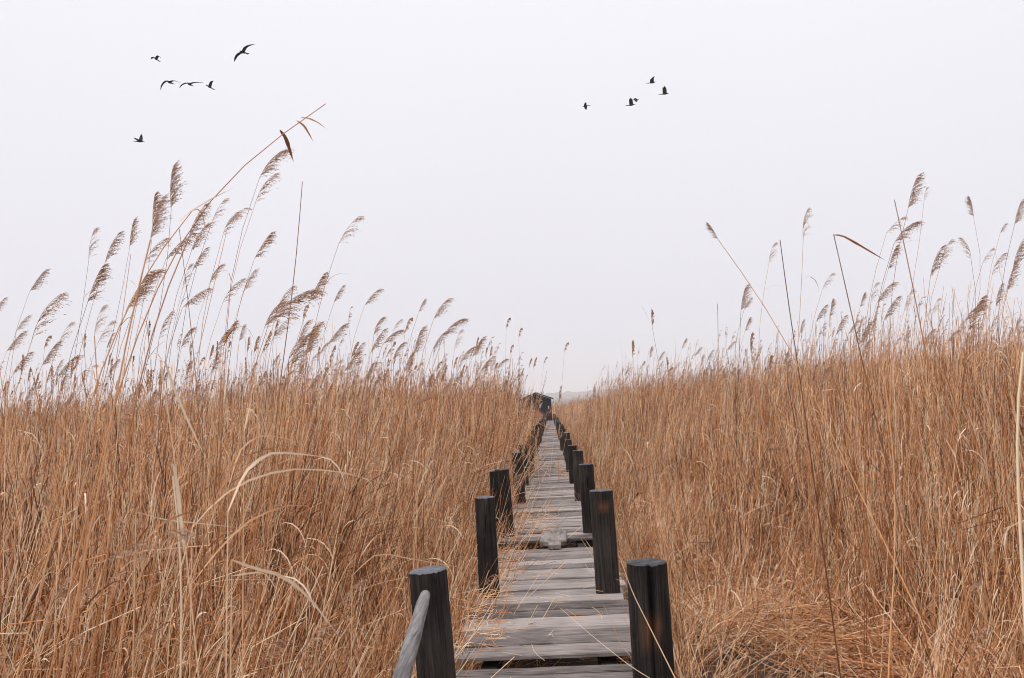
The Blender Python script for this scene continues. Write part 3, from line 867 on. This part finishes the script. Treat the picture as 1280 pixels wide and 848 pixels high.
ng.links.new(iop.outputs[0], go.inputs[0])


def scatter(name, pts):
    """pts: list of (x,y,z, rx,ry,rz, sx,sy,sz, idx)"""
    A = np.array(pts, float)
    me = D.meshes.new(name); me.vertices.add(len(A)); me.vertices.foreach_set("co", A[:, :3].astype('f4').ravel())
    a = me.attributes.new("rot", 'FLOAT_VECTOR', 'POINT'); a.data.foreach_set("vector", A[:, 3:6].astype('f4').ravel())
    a = me.attributes.new("scl", 'FLOAT_VECTOR', 'POINT'); a.data.foreach_set("vector", A[:, 6:9].astype('f4').ravel())
    a = me.attributes.new("idx", 'INT', 'POINT'); a.data.foreach_set("value", A[:, 9].astype('i4'))
    for m in REED_MATS: me.materials.append(m)
    o = link(D.objects.new(name, me)); md = o.modifiers.new("scatter", 'NODES'); md.node_group = ng
    return o


FOV_T = 0.72
def visible(x, y): return y > 0.8 and abs(x) < y * FOV_T + 2.5


def smooth(a, b, t):
    t = min(1, max(0, (t - a) / (b - a))); return t * t * (3 - 2 * t)


def hgt(x, y):
    """stalk length of the dense bed over its ground"""
    ax = abs(x)
    lowfreq = 0.10 * math.sin(x * 0.9 + y * 0.35) + 0.08 * math.sin(y * 0.8 - x * 0.5)
    if x > 0:
        near = smooth(1.6 if y < 9 else 0.8, 5.5, ax - 0.0) * (1 - smooth(14, 30, y)) + smooth(0.7, 2.6, ax) * smooth(14, 30, y)
        return min(0.70 + 2.0 * near + lowfreq * near, 2.15 + 0.05 * y)
    near = smooth(0.75, 3.6, ax) * (1 - smooth(9, 16, y)) + smooth(0.7, 1.5, ax) * smooth(9, 16, y)
    return min(0.95 + 1.6 * near + lowfreq * near, 1.9 + 0.05 * y) + 0.36 * math.exp(-((x + 8.5) ** 2 + (y - 25) ** 2) / 12.0) - 0.14 * smooth(0.3, 0.5, ax / max(y, 1))


left, right = [], []
def put(kind, x, y, sx, sz, rz=None, tilt=0.0, z=None):
    lst = left if x < 0 else right
    sway = (0.16 if y < 26 or abs(x) > 4 else 0.04) * math.sin(x * 1.1 + 1.7 * math.sin(y * 0.6)) * math.cos(y * 0.9 + x * 0.4)
    rz = random.uniform(-0.5, 0.5) if rz is None else rz
    lst.append((x, y, GROUND - 0.03 if z is None else z, random.uniform(-0.06, 0.06) + tilt * random.uniform(-1, 1), random.uniform(-0.05, 0.08) + sway + tilt * random.uniform(-1, 1), rz, sx, sx, sz, random.choice(IDX[kind])))

def cells(y0, y1, step, xmax, xmin=0.75):
    y = y0
    while y < y1:
        for s in (-1, 1):
            x = xmin
            while x < min(xmax, y * FOV_T + 2.5):
                yield s * (x + random.uniform(0, step)), y + random.uniform(-step / 2, step / 2)
                x += step
        y += step

# near band
for x, y in cells(0.6, 15, 0.36, 11):
    ax = abs(x)
    if ax < 0.80 or y < 2.5: continue
    if x > 0 and ((x - 1.60) / 0.72) ** 2 + ((y - 6.9) / 1.6) ** 2 < 1: continue
    if x > 0 and y < 11.5 and 0.85 < x < min(3.1, 1.2 + 0.28 * y):
        if random.random() < 0.8: put("lodged", x, y, random.uniform(0.9, 1.3), random.uniform(0.45, 0.9) + 0.35 * smooth(7.5, 11.5, y), rz=random.uniform(-3, 3) if random.random() < 0.6 else None)
        if random.random() < 0.10: put("near", x, y, 0.8, random.uniform(0.9, 1.6), tilt=0.25)
        continue
    # open pockets just around the camera
    if y < 2.6 and ax < 1.5: continue
    if x < 0 and y < 4.4 and ax < 1.05: continue
    h = hgt(x, y)
    if x < 0 and y < 3.6: h = min(h, 1.25 + 0.3 * random.random())
    if x > 0 and y < 5: h = min(h, 0.9 + 0.35 * (ax - 0.8))
    if h < 1.45:
        put("lodged", x, y, random.uniform(0.9, 1.2), h / 0.62 * random.uniform(0.7, 1.05) * 0.8, rz=random.uniform(-3, 3) if random.random() < 0.35 else None)
        if random.random() < 0.35: put("near", x, y, 1.0, h * random.uniform(0.8, 1.15), tilt=0.15)
    else:
        put("near", x, y, random.uniform(0.9, 1.15), h * random.uniform(0.84, 1.06), tilt=0.19, rz=random.uniform(-3, 3) if random.random() < 0.3 else None)
        if random.random() < 0.55: put("lodged", x, y, 1.0, h / 0.62 * random.uniform(0.4, 0.62), rz=random.uniform(-3, 3) if random.random() < 0.4 else None)
# litter
for x, y in cells(0.8, 14, 0.5, 9, 1.3):
    if x > 0 and ((x - 1.60) / 0.72) ** 2 + ((y - 6.9) / 1.6) ** 2 < 1: continue
    put("litter", x, y, random.uniform(0.9, 1.3), random.uniform(0.8, 1.6), rz=random.uniform(-3, 3), z=GROUND + 0.02)
# mid band
for x, y in cells(15, 42, 0.8, 28):
    if abs(x) < 1.4: x = math.copysign(1.42 + 0.2 * random.random(), x)
    if x < 0 and y > 24 and x > -1.8: x = -1.8 - 0.3 * random.random()
    h = hgt(x, y); put("mid", x, y, random.uniform(0.9, 1.2), h * random.uniform(0.90, 1.05), tilt=0.12)
    if y < 26 and random.random() < 0.5: put("lodged", x, y, 1.3, h / 0.62 * random.uniform(0.45, 0.62))
# far band
for x, y in cells(42, 125, 2.2, 75, 2.2):
    if -3.9 < x < 0: x -= 1.0
    put("far", x, y, random.uniform(0.9, 1.2), ((2.25 if abs(x) > 6 else 1.8) if x < 0 else (2.5 if x > 5 else 2.3)) * random.uniform(0.94, 1.05))
for x, y in cells(42, 112, 0.8, 2.2):
    if abs(x) < 1.4: x = math.copysign(1.42 + 0.2 * random.random(), x)
    if x < 0 and y > 24 and x > -1.8: x = -1.8 - 0.3 * random.random()
    h = hgt(x, y) * (1 - (0.36 if x < 0 else 0.06) * smooth(28, 52, y)); put("mid", x, y, 1.0, h * random.uniform(0.92, 1.03))
for x, y in cells(125, 420, 7.0, 300, 0.0):
    put("field", x, y, random.uniform(0.9, 1.2), 2.5 * random.uniform(0.94, 1.06))
# tall plumed patches beyond the individually built reeds
for x, y in cells(11, 75, 2.2, 50, 1.8):
    if (y > 42 and -5 < x < 4) or (y > 27 and -3.2 < x < 2.5): continue
    for _q in range(3 if x < 0 else 1):
        if random.random() < (0.75 if x < 0 else 0.5): put("tall", x + random.uniform(-.6, .6), y, 1.0, random.uniform(2.5, 3.15))
# tufts leaning over the left edge of the deck, and low ones on the right
y = 5.6
while y < 60:
    st = 0.22 if y < 20 else 0.45
    for _q in range(2 if y < 9 else 1):
        left.append((-0.97 - random.uniform(0, 0.14), y, GROUND, random.uniform(-.25, .25), random.uniform(-.15, .08), random.choice([1.7, 1.7, -1.7, 2.8]) + random.uniform(-.6, .6), .55, .8, random.uniform(1.1, 1.75) * (1.0 if y < 12 else 0.75), random.choice(IDX["lodged"])))
    if random.random() < 0.7:
        right.append((0.86 + random.uniform(0, 0.15), y, GROUND, random.uniform(-.25, .25), random.uniform(-.1, .1), math.pi + random.uniform(-.45, .45), .6, .8, random.uniform(0.9, 1.5), random.choice(IDX["lodged"])))
    y += st
o = scatter("reed_bed", left); tag(o, "dense tan reed bed filling the ground left of the boardwalk", "reeds", kind="stuff")
o = scatter("reed_bed", right); tag(o, "dense tan reed bed filling the ground right of the boardwalk", "reeds", kind="stuff")

# ------------------------------------------------------------------ straw lying on the planks
g = Geo()
def straw(n, yr, xr, zt=0.012, lr=(0.05, 0.3)):
    y = U(*yr, n); x = U(*xr, n); az = rng.normal(0.2, 0.7, n); L_ = U(*lr, n); k = 4
    s = np.linspace(-.5, .5, k)[None]; bend = rng.normal(0, 0.1, n)[:, None] * (2 * s) ** 2
    P = np.stack([x[:, None] + L_[:, None] * (np.cos(az)[:, None] * s - np.sin(az)[:, None] * bend), y[:, None] + L_[:, None] * (np.sin(az)[:, None] * s + np.cos(az)[:, None] * bend),
                  zt + 0.012 + U(0, .03, n)[:, None] + rng.normal(0, .03, n)[:, None] * s], 2)
    P[:, :, 2] = np.maximum(P[:, :, 2], zt + 0.006)
    tubes(g, P, np.full((n, k), 0.0018) * U(.6, 1.4, n)[:, None], 3, rng.beta(3, 2, n), 0)
straw(34, (5.6, 9), (-0.6, 0.45), lr=(.05, .25))
straw(210, (5.75, 9.8), (-0.75, -0.42)); straw(150, (10.7, 13.5), (-0.7, 0.0)); straw(300, (9.6, 30), (-0.76, -0.45)); straw(90, (13, 40), (-0.6, 0.45))
straw(110, (19, 26), (0.05, 0.45))
o = link(D.objects.new("fallen_straw", g.mesh("fallen_straw", REED_MATS))); tag(o, "pale broken straw scattered over the weathered boardwalk planks", "straw", kind="stuff")


# ------------------------------------------------------------------ individual tall reeds
plume_lib = []
for q in range(9):
    g = Geo(); rgn = np.random.default_rng(800 + q)
    plume_geo(g, rgn, L=0.3, nb=[80, 64, 90, 56, 46, 84, 66, 95, 50][q], spk=[12, 11, 13, 9, 7, 12, 10, 14, 8][q], tilt=0.12, nod=[.45, .6, .3, .7, .45, .75, .55, .25, .8][q], fat=1.12)
    plume_lib.append(g.mesh("plume", REED_MATS))
leaf_lib = []
for q in range(6):
    g = Geo(); rgn = np.random.default_rng(900 + q)
    P, s_ = leaf_curve(rgn, 1, np.zeros((1, 3)), np.array([0.0]), np.array([rgn.uniform(.25, .5)]), np.array([rgn.uniform(.5, 2.6)]), 6)
    ribbons(g, P, 0.011 * LEAFW[None], s_, [rgn.uniform(.3, .9)], 1)
    leaf_lib.append(g.mesh("leaf", REED_MATS))


def curve_pts(pts, n):
    """smooth curve through points, evenly spaced by length"""
    p = np.array([tuple(q) for q in pts], float)
    d = np.concatenate([[0], np.cumsum(np.linalg.norm(np.diff(p, axis=0), axis=1))])
    u = np.linspace(0, d[-1], 60)
    q = np.stack([np.interp(u, d, p[:, c]) for c in range(3)], 1)
    for _ in range(22):
        q[1:-1] = 0.25 * q[:-2] + 0.5 * q[1:-1] + 0.25 * q[2:]
    v = np.linspace(0, 59, n)
    return np.stack([np.interp(v, np.arange(60), q[:, c]) for c in range(3)], 1)


def reed(path, plume=None, plume_dir=None, plume_len=0.3, leaves=2, r=0.003, label=None, cat="reed", group=None, tint=None, seg=12, leaf_specs=()):
    """path: world points base -> top"""
    C = curve_pts(path, seg)
    root = empty("reed", C[0]); loc = C - C[0]
    g = Geo(); tn = random.uniform(0.15, 0.6) if tint is None else tint
    tubes(g, loc[None], (r * np.linspace(1.15, 0.5, seg))[None], 5 if r > .0035 else 4, tn, 0)
    part_ = link(D.objects.new("stem", g.mesh("stem", REED_MATS)), root)
    if plume is not None:
        o = link(D.objects.new("plume", plume_lib[plume % 9]), root); o.location = loc[-1]
        s = plume_len / 0.3; o.scale = (s, s, s)
        d = Vector(plume_dir) if plume_dir is not None else Vector(C[-1] - C[-2])
        d.normalize()
        yaw = math.atan2(d.y, d.x) if abs(d.x) + abs(d.y) > 0.02 else 0.0
        if d.x < 0 and plume_dir is None: yaw = random.uniform(-.5, .5); tilt = -math.acos(max(-1, min(1, d.z)))
        else: tilt = math.acos(max(-1, min(1, d.z)))
        o.rotation_euler = (Matrix.Rotation(yaw, 3, 'Z') @ Matrix.Rotation(tilt - 0.3, 3, 'Y')).to_euler()
    for q in range(leaves):
        j = random.randint(int(seg * 0.35), seg - 2)
        o = link(D.objects.new("leaf", random.choice(leaf_lib)), root); o.location = loc[j]
        o.rotation_euler = (0, random.uniform(-.1, .3), random.gauss(0, 0.9)); 
        s = random.uniform(.5, .95); o.scale = (s, s, s)
    for (lp, wd, tt) in leaf_specs:
        g = Geo(); Pq = curve_pts(lp, 10) - C[0]
        wl = wd * np.array([.35, .7, .95, 1, 1, .95, .8, .6, .35, .05])
        T_ = np.gradient(Pq, axis=0); sdv = np.cross(T_, np.array([0.25, 1.0, 0.15])); N2_ = np.cross(T_ / np.linalg.norm(T_, axis=1, keepdims=True), sdv); aa = np.linspace(random.uniform(-.5, 0), random.uniform(.1, .6), 10)[:, None]
        sdv = np.cos(aa) * sdv + np.sin(aa) * N2_; wl = wl * (1 + 0.12 * np.sin(np.arange(10) * 2.1))
        ribbons(g, Pq[None], wl[None], sdv[None], [tt], 1)
        link(D.objects.new("leaf", g.mesh("leaf", REED_MATS)), root)
    tag(root, label, cat, group)
    return root


def plume_reed(bx, by, tx, ty, label, group=None, v=None, Z=None, thick=1.0, L=None):
    """reed whose plume runs from photo pixel (bx,by) at its foot to (tx,ty) at its tip"""
    ln = math.hypot(tx - bx, ty - by)
    Lr = L or random.uniform(0.24, 0.3)
    if Z is None:
        Z = Lr * FPX / ln
        hor = 510 + (688 - tx) * 0.0524
        Z = min(Z, (4.15 + GROUND - EYE) * FPX / max(10, hor - ty)); Z = max(Z, 3.3)
    foot = at(bx, by, Z); tip = at(tx, ty, Z)
    d = tip - foot
    h = foot.z - GROUND
    base = Vector((foot.x - h * (0.10 + random.uniform(-0.03, 0.09)), Z + random.uniform(-.2, .2), GROUND))
    sl = min(0.5, d.x / max(0.05, d.z))
    p1 = base.lerp(foot, 0.5) + Vector((-0.03 * h, 0, 0)); p2 = foot - Vector((sl * 0.12 * h * 0.9, 0, 0.14 * h))
    v = random.randrange(9) if v is None else v
    if label is None:
        tl, sdn = where(tip); label = "%s reed with a %s plume %s" % (tl, "full brown" if v in (0, 2, 5, 7) else "thin feathery", sdn)
    return reed([base, p1, p2, foot], plume=v, plume_dir=(d.x, random.uniform(-.1, .1) * d.length, d.z), plume_len=d.length, leaves=random.choice([1, 2, 2, 3]),
                r=0.0024 * thick * (1 + Z * 0.03), label=label, cat="reed", group=group)

GL, GR = "tall plumed reeds rising left of the boardwalk", "tall plumed reeds rising right of the boardwalk"
leftp = [
 (214, 262, 219, 207, "tall upright reed whose plume is highest of the far-left cluster", 2), (191, 287, 197, 243, "reed with a compact dark plume just left of the tallest upright one", 7),
 (324, 224, 352, 180, "reed with the large feathery plume under the arching stem", 5), (319, 255, 340, 214, "reed whose lower plume hangs just below the large feathery one", 3),
 (162, 310, 170, 275, None, None), (131, 330, 147, 290, None, 0), (109, 380, 130, 332, "reed with a long dark brown plume at upper left, below two paler ones", 7), (111, 325, 118, 285, None, 4),
 (37, 365, 60, 338, "reed with a rounded swept plume standing alone near the left edge", 2), (40, 425, 66, 362, None, 3), (73, 432, 88, 402, None, 4), (318, 324, 342, 292, "reed with a short neat plume right of the dense left cluster", 7),
 (423, 306, 448, 268, "reed with a pale thin plume, rightmost of the tall left ones", 4), (207, 325, 240, 290, None, 0), (238, 318, 260, 275, None, 1), (264, 280, 283, 248, None, 4),
 (278, 297, 291, 262, None, 3), (240, 340, 258, 310, None, 0), (158, 388, 190, 340, None, 2), (170, 378, 196, 332, None, 5), (262, 355, 275, 328, None, None), (336, 405, 388, 350, "reed with a long wind-swept plume leaning far right in the left cluster", 5),
 (387, 378, 408, 343, None, 7), (417, 380, 428, 357, None, None), (455, 384, 474, 358, None, 1), (523, 391, 532, 375, "reed with a small dark tufted plume beside the taller pale one", 7),
 (541, 402, 560, 370, None, 1), (553, 422, 577, 393, None, 5), (516, 445, 530, 410, None, 2), (385, 445, 395, 400, None, None), (228, 385, 262, 360, None, 0), (278, 380, 300, 345, None, 3),
 (330, 412, 350, 372, None, 5), (228, 362, 238, 330, None, 4), (345, 395, 360, 355, None, 3), (8, 440, 30, 415, None, 2), (52, 458, 75, 428, None, 2), (70, 475, 98, 440, None, 1), (15, 470, 35, 440, None, 0),
 (-8, 395, 4, 372, None, 0), (98, 470, 120, 455, None, 4), (122, 430, 140, 400, None, None), (305, 365, 318, 335, None, None), (410, 430, 432, 405, None, 2), (372, 432, 384, 398, None, 1), (478, 432, 500, 408, None, 5),
 (430, 465, 450, 440, None, 2), (590, 447, 605, 422, None, 2), (575, 455, 590, 430, None, 5), (540, 440, 556, 412, None, 1), (505, 466, 516, 442, None, 2), (600, 465, 616, 445, None, 0), (620, 462, 632, 446, None, 5), (640, 478, 652, 466, None, 3)]
for (bx, by, tx, ty, lab, v) in leftp:
    plume_reed(bx, by, tx, ty, lab, GL, v)
rightp = [
 (961, 330, 968, 303, "thin reed with a pale plume standing left of the tall bare stem", 4), (1004, 300, 1007, 258, "tall faint reed with a long pale plume above the bare stem", 3),
 (1135, 262, 1150, 219, "tallest reed on the right with a full plume against the sky", 2), (1155, 252, 1158, 234, "reed with a small thin plume right beside the tallest right one", 4),
 (1117, 306, 1142, 272, "reed with the darkest drooping brown plume on the right side", 5), (1110, 338, 1123, 308, "reed with a dark narrow plume just under the darkest one", 7),
 (1217, 272, 1211, 247, "reed with a dark tuft leaning left near the right edge", 7), (1268, 282, 1279, 250, None, 2), (1266, 338, 1282, 295, None, 0), (1250, 293, 1257, 278, None, 1), (1214, 326, 1208, 295, None, 3),
 (1108, 292, 1130, 270, None, 4), (1176, 330, 1190, 298, None, 4), (930, 388, 938, 373, None, 0), (931, 415, 938, 398, None, 7), (1075, 385, 1081, 367, None, 7), (1038, 397, 1042, 375, "reed with a small upright dark plume low beside the leaning stem", 7),
 (1130, 390, 1141, 361, None, 4), (1205, 404, 1222, 377, "reed with a bushy golden brown plume low at the far right", 5), (1165, 394, 1174, 372, None, 4), (1028, 362, 1040, 341, None, 4), (1000, 417, 1005, 400, None, 2), (1095, 382, 1115, 350, None, 1),
 (1240, 345, 1250, 315, None, 3), (1228, 330, 1240, 310, None, 4), (1258, 365, 1272, 330, None, 2), (1245, 385, 1252, 355, None, 0), (1184, 430, 1196, 410, None, 5), (1152, 432, 1168, 412, None, 2), (1060, 420, 1072, 398, None, 1),
 (1045, 420, 1055, 395, None, 0), (980, 455, 986, 440, None, 7), (852, 436, 858, 424, None, 7), (868, 446, 876, 434, None, 0), (908, 440, 918, 425, None, 1), (884, 452, 890, 438, None, 0), (822, 452, 830, 440, None, 2), (800, 462, 806, 452, None, 7),
 (812, 448, 815, 434, None, 7), (780, 470, 786, 460, None, 0), (752, 464, 756, 457, None, 4)]
for (bx, by, tx, ty, lab, v) in rightp:
    plume_reed(bx, by, tx, ty, lab, GR, v)

def gp(px, py, Z, dx=0.0):
    """ground point below a pixel column"""
    p = at(px, py, Z); return Vector((p.x + dx, p.y, GROUND))

def hero(pix, Z, label, r=0.0035, plume=None, plume_len=0.25, plume_dir=None, leaf=(), tint=None, base=True, group=None, leaves=0):
    zs = Z if isinstance(Z, (list, tuple)) else [Z] * len(pix)
    P = [at(x, y, z) for (x, y), z in zip(pix, zs)]
    if base:
        b0 = P[0]; d = P[0] - P[1]; k = (b0.z - GROUND) / max(0.2, -d.z) if d.z < 0 else 1
        P = [Vector((b0.x + d.x * k * 0.6, b0.y, GROUND))] + P
    ls = []
    for (lp, zz, wd, tt) in leaf: ls.append(([at(x, y, zz + 0.02 * i) for i, (x, y) in enumerate(lp)], wd, tt))
    return reed(P, plume=plume, plume_len=plume_len, plume_dir=plume_dir, leaves=leaves, r=r, label=label, leaf_specs=ls, tint=tint, seg=20, group=group)

hero([(150, 470), (178, 400), (206, 335), (240, 268), (298, 205), (360, 160), (407, 130)], 3.6, "long arching bare-tipped reed bending right over the left stand", 0.0038,
     leaf=[([(350, 163), (357, 172), (362, 187), (367, 203)], 3.6, 0.016, 0.15), ([(371, 151), (380, 157), (386, 167), (392, 178)], 3.6, 0.009, 0.4), ([(376, 147), (386, 148), (397, 153), (408, 161)], 3.6, 0.006, 0.6)], tint=0.55)
hero([(120, 470), (160, 380), (190, 320), (215, 285), (240, 264)], 3.3, "pale arching reed with a dark kinked tip beside the long arching one", 0.004,
     leaf=[([(240, 264), (248, 261), (254, 270), (257, 290)], 3.3, 0.006, 0.6), ([(222, 279), (236, 266), (262, 250), (292, 235)], 3.35, 0.005, 0.7)], tint=0.6)
hero([(350, 470), (362, 400), (372, 310), (378, 227)], 4.2, "bare leafless reed stem standing straight in the left stand", 0.0034, tint=0.3)
hero([(245, 470), (236, 380), (224, 286)], 4.5, "bare reed stem leaning left within the left stand", 0.003, tint=0.25)
hero([(1000, 470), (988, 400), (975, 300)], 3.9, "bare thick reed stem leaning left on the right side", 0.0036, tint=0.2)
hero([(897, 490), (898, 430), (897, 380)], 9, "short bare upright stem at the left end of the right stand", 0.005, tint=0.2)
hero([(1130, 660), (1095, 530), (1073, 430), (1055, 350), (1042, 293)], 3.4, "reed with a broken top whose single leaf sticks out to the right", 0.0034, tint=0.3,
     leaf=[([(1042, 294), (1052, 294), (1075, 307), (1107, 326)], 3.4, 0.008, 0.2)])
hero([(1185, 840), (1120, 705), (1060, 590), (1000, 455), (950, 370), (898, 300)], [2.6, 2.8, 3.0, 3.2, 3.3, 3.4], "long reed leaning far left across the right side with a tufted plume", 0.0025,
     plume=7, plume_len=0.075, plume_dir=(-0.5, 0, .85), tint=0.55)
hero([(1285, 848), (1277, 700), (1270, 560), (1268, 470), (1279, 440)], 2.4, "pale thick bent reed at the right edge of the picture", 0.0065, tint=0.92)
hero([(1215, 848), (1205, 700), (1180, 560), (1155, 430), (1130, 300), (1118, 250)], 3.1, "brown tall bare reed crossing the right stand", 0.0032, tint=0.35)
hero([(1110, 830), (1120, 690), (1118, 560), (1105, 470)], 3.4, "upright pale stem low in the right reeds", 0.004, tint=0.6)
# foreground left: stems and blades
hero([(75, 848), (118, 640), (150, 470), (165, 380), (188, 300)], 2.3, "thick golden stem close to the camera at left, curving right", 0.004, tint=0.5, plume=2, plume_len=.12, plume_dir=(.35,0,1))
hero([(110, 848), (150, 600), (172, 480), (200, 370), (235, 300)], 2.6, "second thick golden stem close to the camera at left", 0.0036, tint=0.4, plume=0, plume_len=.12, plume_dir=(.5,0,1))
hero([(90, 848), (110, 640), (128, 480), (118, 420)], 2.7, "upright thin stem close to the camera at left", 0.0032, tint=0.45, plume=4, plume_len=.1, plume_dir=(.3,0,1))
hero([(228, 640), (215, 560), (208, 480), (200, 450)], 2.5, "reed with a pale frayed leaf tip at left", 0.003, tint=0.7,
     leaf=[([(200, 452), (205, 445), (215, 480), (232, 520), (258, 575)], 2.5, 0.009, 0.95)])
hero([(225, 848), (228, 760), (226, 660), (216, 595)], 2.3, "pale broken stub of a leaf standing upright at left", 0.004, tint=0.95,
     leaf=[([(216, 580), (221, 600), (226, 650), (231, 700)], 2.3, 0.011, 0.9)])
BL = "dry reed stem with a long arching blade in the left foreground"
def blade(pix, Z, wd, tt, label, group=None):
    wd *= 0.72; tt -= 0.14
    P = [at(x, y, Z + 0.05 * i) for i, (x, y) in enumerate(pix)]
    b0 = P[0]
    return reed([Vector((b0.x - 0.1, b0.y, GROUND)), b0.lerp(Vector((b0.x - 0.1, b0.y, GROUND)), .5) + Vector((.01, 0, 0)), b0], leaves=0, r=0.0028, label=label, group=group, tint=tt, leaf_specs=[(P, wd, tt)], seg=10)
blade([(285, 640), (305, 590), (335, 565), (370, 567), (410, 572)], 2.5, .012, .97, "reed with a broad pale blade folding over right, upper of the left foreground")
blade([(240, 660), (275, 620), (320, 595), (370, 585), (430, 590), (480, 605)], 2.7, .009, .85, "reed with a very long pale blade arching low to the right")
blade([(285, 610), (300, 560), (325, 543), (360, 548), (385, 560)], 2.9, .007, .7, "reed with a thin golden blade hooking over at left centre")
blade([(290, 700), (320, 712), (352, 718), (385, 745), (425, 797)], 2.3, .014, .9, "reed with a thick tan blade folded down to the right near the bottom")
blade([(240, 730), (270, 690), (310, 650), (360, 630), (395, 632), (402, 660)], 2.6, .009, .6, "reed with a tan blade hooked sharply downward at its tip")
blade([(255, 660), (280, 600), (300, 570), (345, 560), (380, 545)], 2.4, .006, .4, "reed with a narrow brown blade curving up and right")
blade([(170, 640), (205, 650), (255, 655), (320, 662)], 2.6, .005, .95, "reed with a straight pale blade lying level at left")
blade([(290, 720), (325, 715), (335, 720), (350, 745)], 2.5, .008, .95, "reed with a short bright curled blade at left foreground")
blade([(440, 720), (470, 690), (520, 700), (590, 712)], 3.0, .006, .7, "reed with a thin blade poking towards the nearest left post")
blade([(305, 540), (312, 505), (322, 500), (335, 545), (338, 590)], 2.9, .008, .8, "reed with a pale blade bent over in a hook at left centre")
blade([(170, 690), (200, 655), (235, 640), (262, 640)], 2.1, .008, .5, "reed with a short brown blade low in the left foreground")
# near blurred drooping plume at left (140-250, 640-720)
hero([(60, 848), (85, 780), (120, 715), (135, 700)], 1.75, "reed with a soft drooping plume close to the camera, lower left", 0.0022, plume=4, plume_len=0.17, plume_dir=(.95, 0, .35), tint=.3)
hero([(330, 848), (300, 700), (290, 640)], 2.2, "reed with a hanging brown plume in the left foreground", 0.003, plume=2, plume_len=0.16, plume_dir=(-.6, 0, -.6), tint=.3) if False else None
# stems crossing the right-hand near post
hero([(860, 880), (820, 800), (790, 740), (776, 700)], [3.6, 3.7, 3.8, 3.85], "dry stalk leaning across the face of the nearest right post", 0.0022, tint=0.8, base=False)
hero([(900, 900), (790, 835), (740, 795), (700, 760)], [3.4, 3.9, 4.3, 4.7], "dry stalk slanting over the planks beside the nearest right post", 0.0014, tint=0.85, base=False)

# generic tall reeds in the world
def open_spot(x, y): return abs(x) < y * 0.60 + 0.6
count = 0
cand = []
while count < 175:
    y = 4.5 + 20 * random.random() ** 0.9
    s = -1 if random.random() < 0.62 else 1
    x = s * random.uniform(1.35 if s < 0 else 1.7, 0.6 * y + 0.8)
    if not open_spot(x, y): continue
    h = random.gauss(2.95, 0.28) if s < 0 else random.gauss(2.8, 0.28)
    if y < 8 and abs(x) < 2.2: h = min(h, 2.7)
    h = max(2.3, min(3.9, h)); lean = random.uniform(0.05, 0.22)
    b0 = Vector((x, y, GROUND)); tp = b0 + Vector((h * lean, random.uniform(-.2, .2), h * 0.97))
    m1 = b0.lerp(tp, 0.5) + Vector((-h * 0.03, random.uniform(-.04, .04), 0))
    bare = random.random() < 0.08
    pv_ = random.randrange(9); tl, sdn = where(tp)
    reed([b0, m1, tp], plume=None if bare else pv_, plume_dir=(0.35 + random.uniform(-.1, .4), random.uniform(-.3, .3), 1), plume_len=random.uniform(.16, .28), leaves=random.choice([1, 2, 3]),
         r=0.0026 * (1 + y * 0.035), seg=9, group=GL if s < 0 else GR,
         label=("%s bare stem without a plume %s" % (tl, sdn)) if bare else "%s reed with a %s plume %s" % (tl, "full brown" if pv_ in (0, 2, 5, 7) else "thin feathery", sdn))
    count += 1

# ------------------------------------------------------------------ haze
HAZE = True
if HAZE:
    g = Geo(); box(g, -2600, 2600, -2600, 2600, GROUND - 1.2, 70)
    m = D.materials.new("haze"); m.use_nodes = True; nn = m.node_tree.nodes; nn.clear()
    mo = nn.new("ShaderNodeOutputMaterial"); pv = nn.new("ShaderNodeVolumePrincipled")
    pv.inputs["Color"].default_value = (0.95, 0.965, 1.0, 1); pv.inputs["Density"].default_value = 0.0005
    m.node_tree.links.new(pv.outputs[0], mo.inputs["Volume"])
    o = link(D.objects.new("haze", g.mesh("haze", [m], False))); tag(o, "pale even haze over the marsh", "haze", kind="stuff")
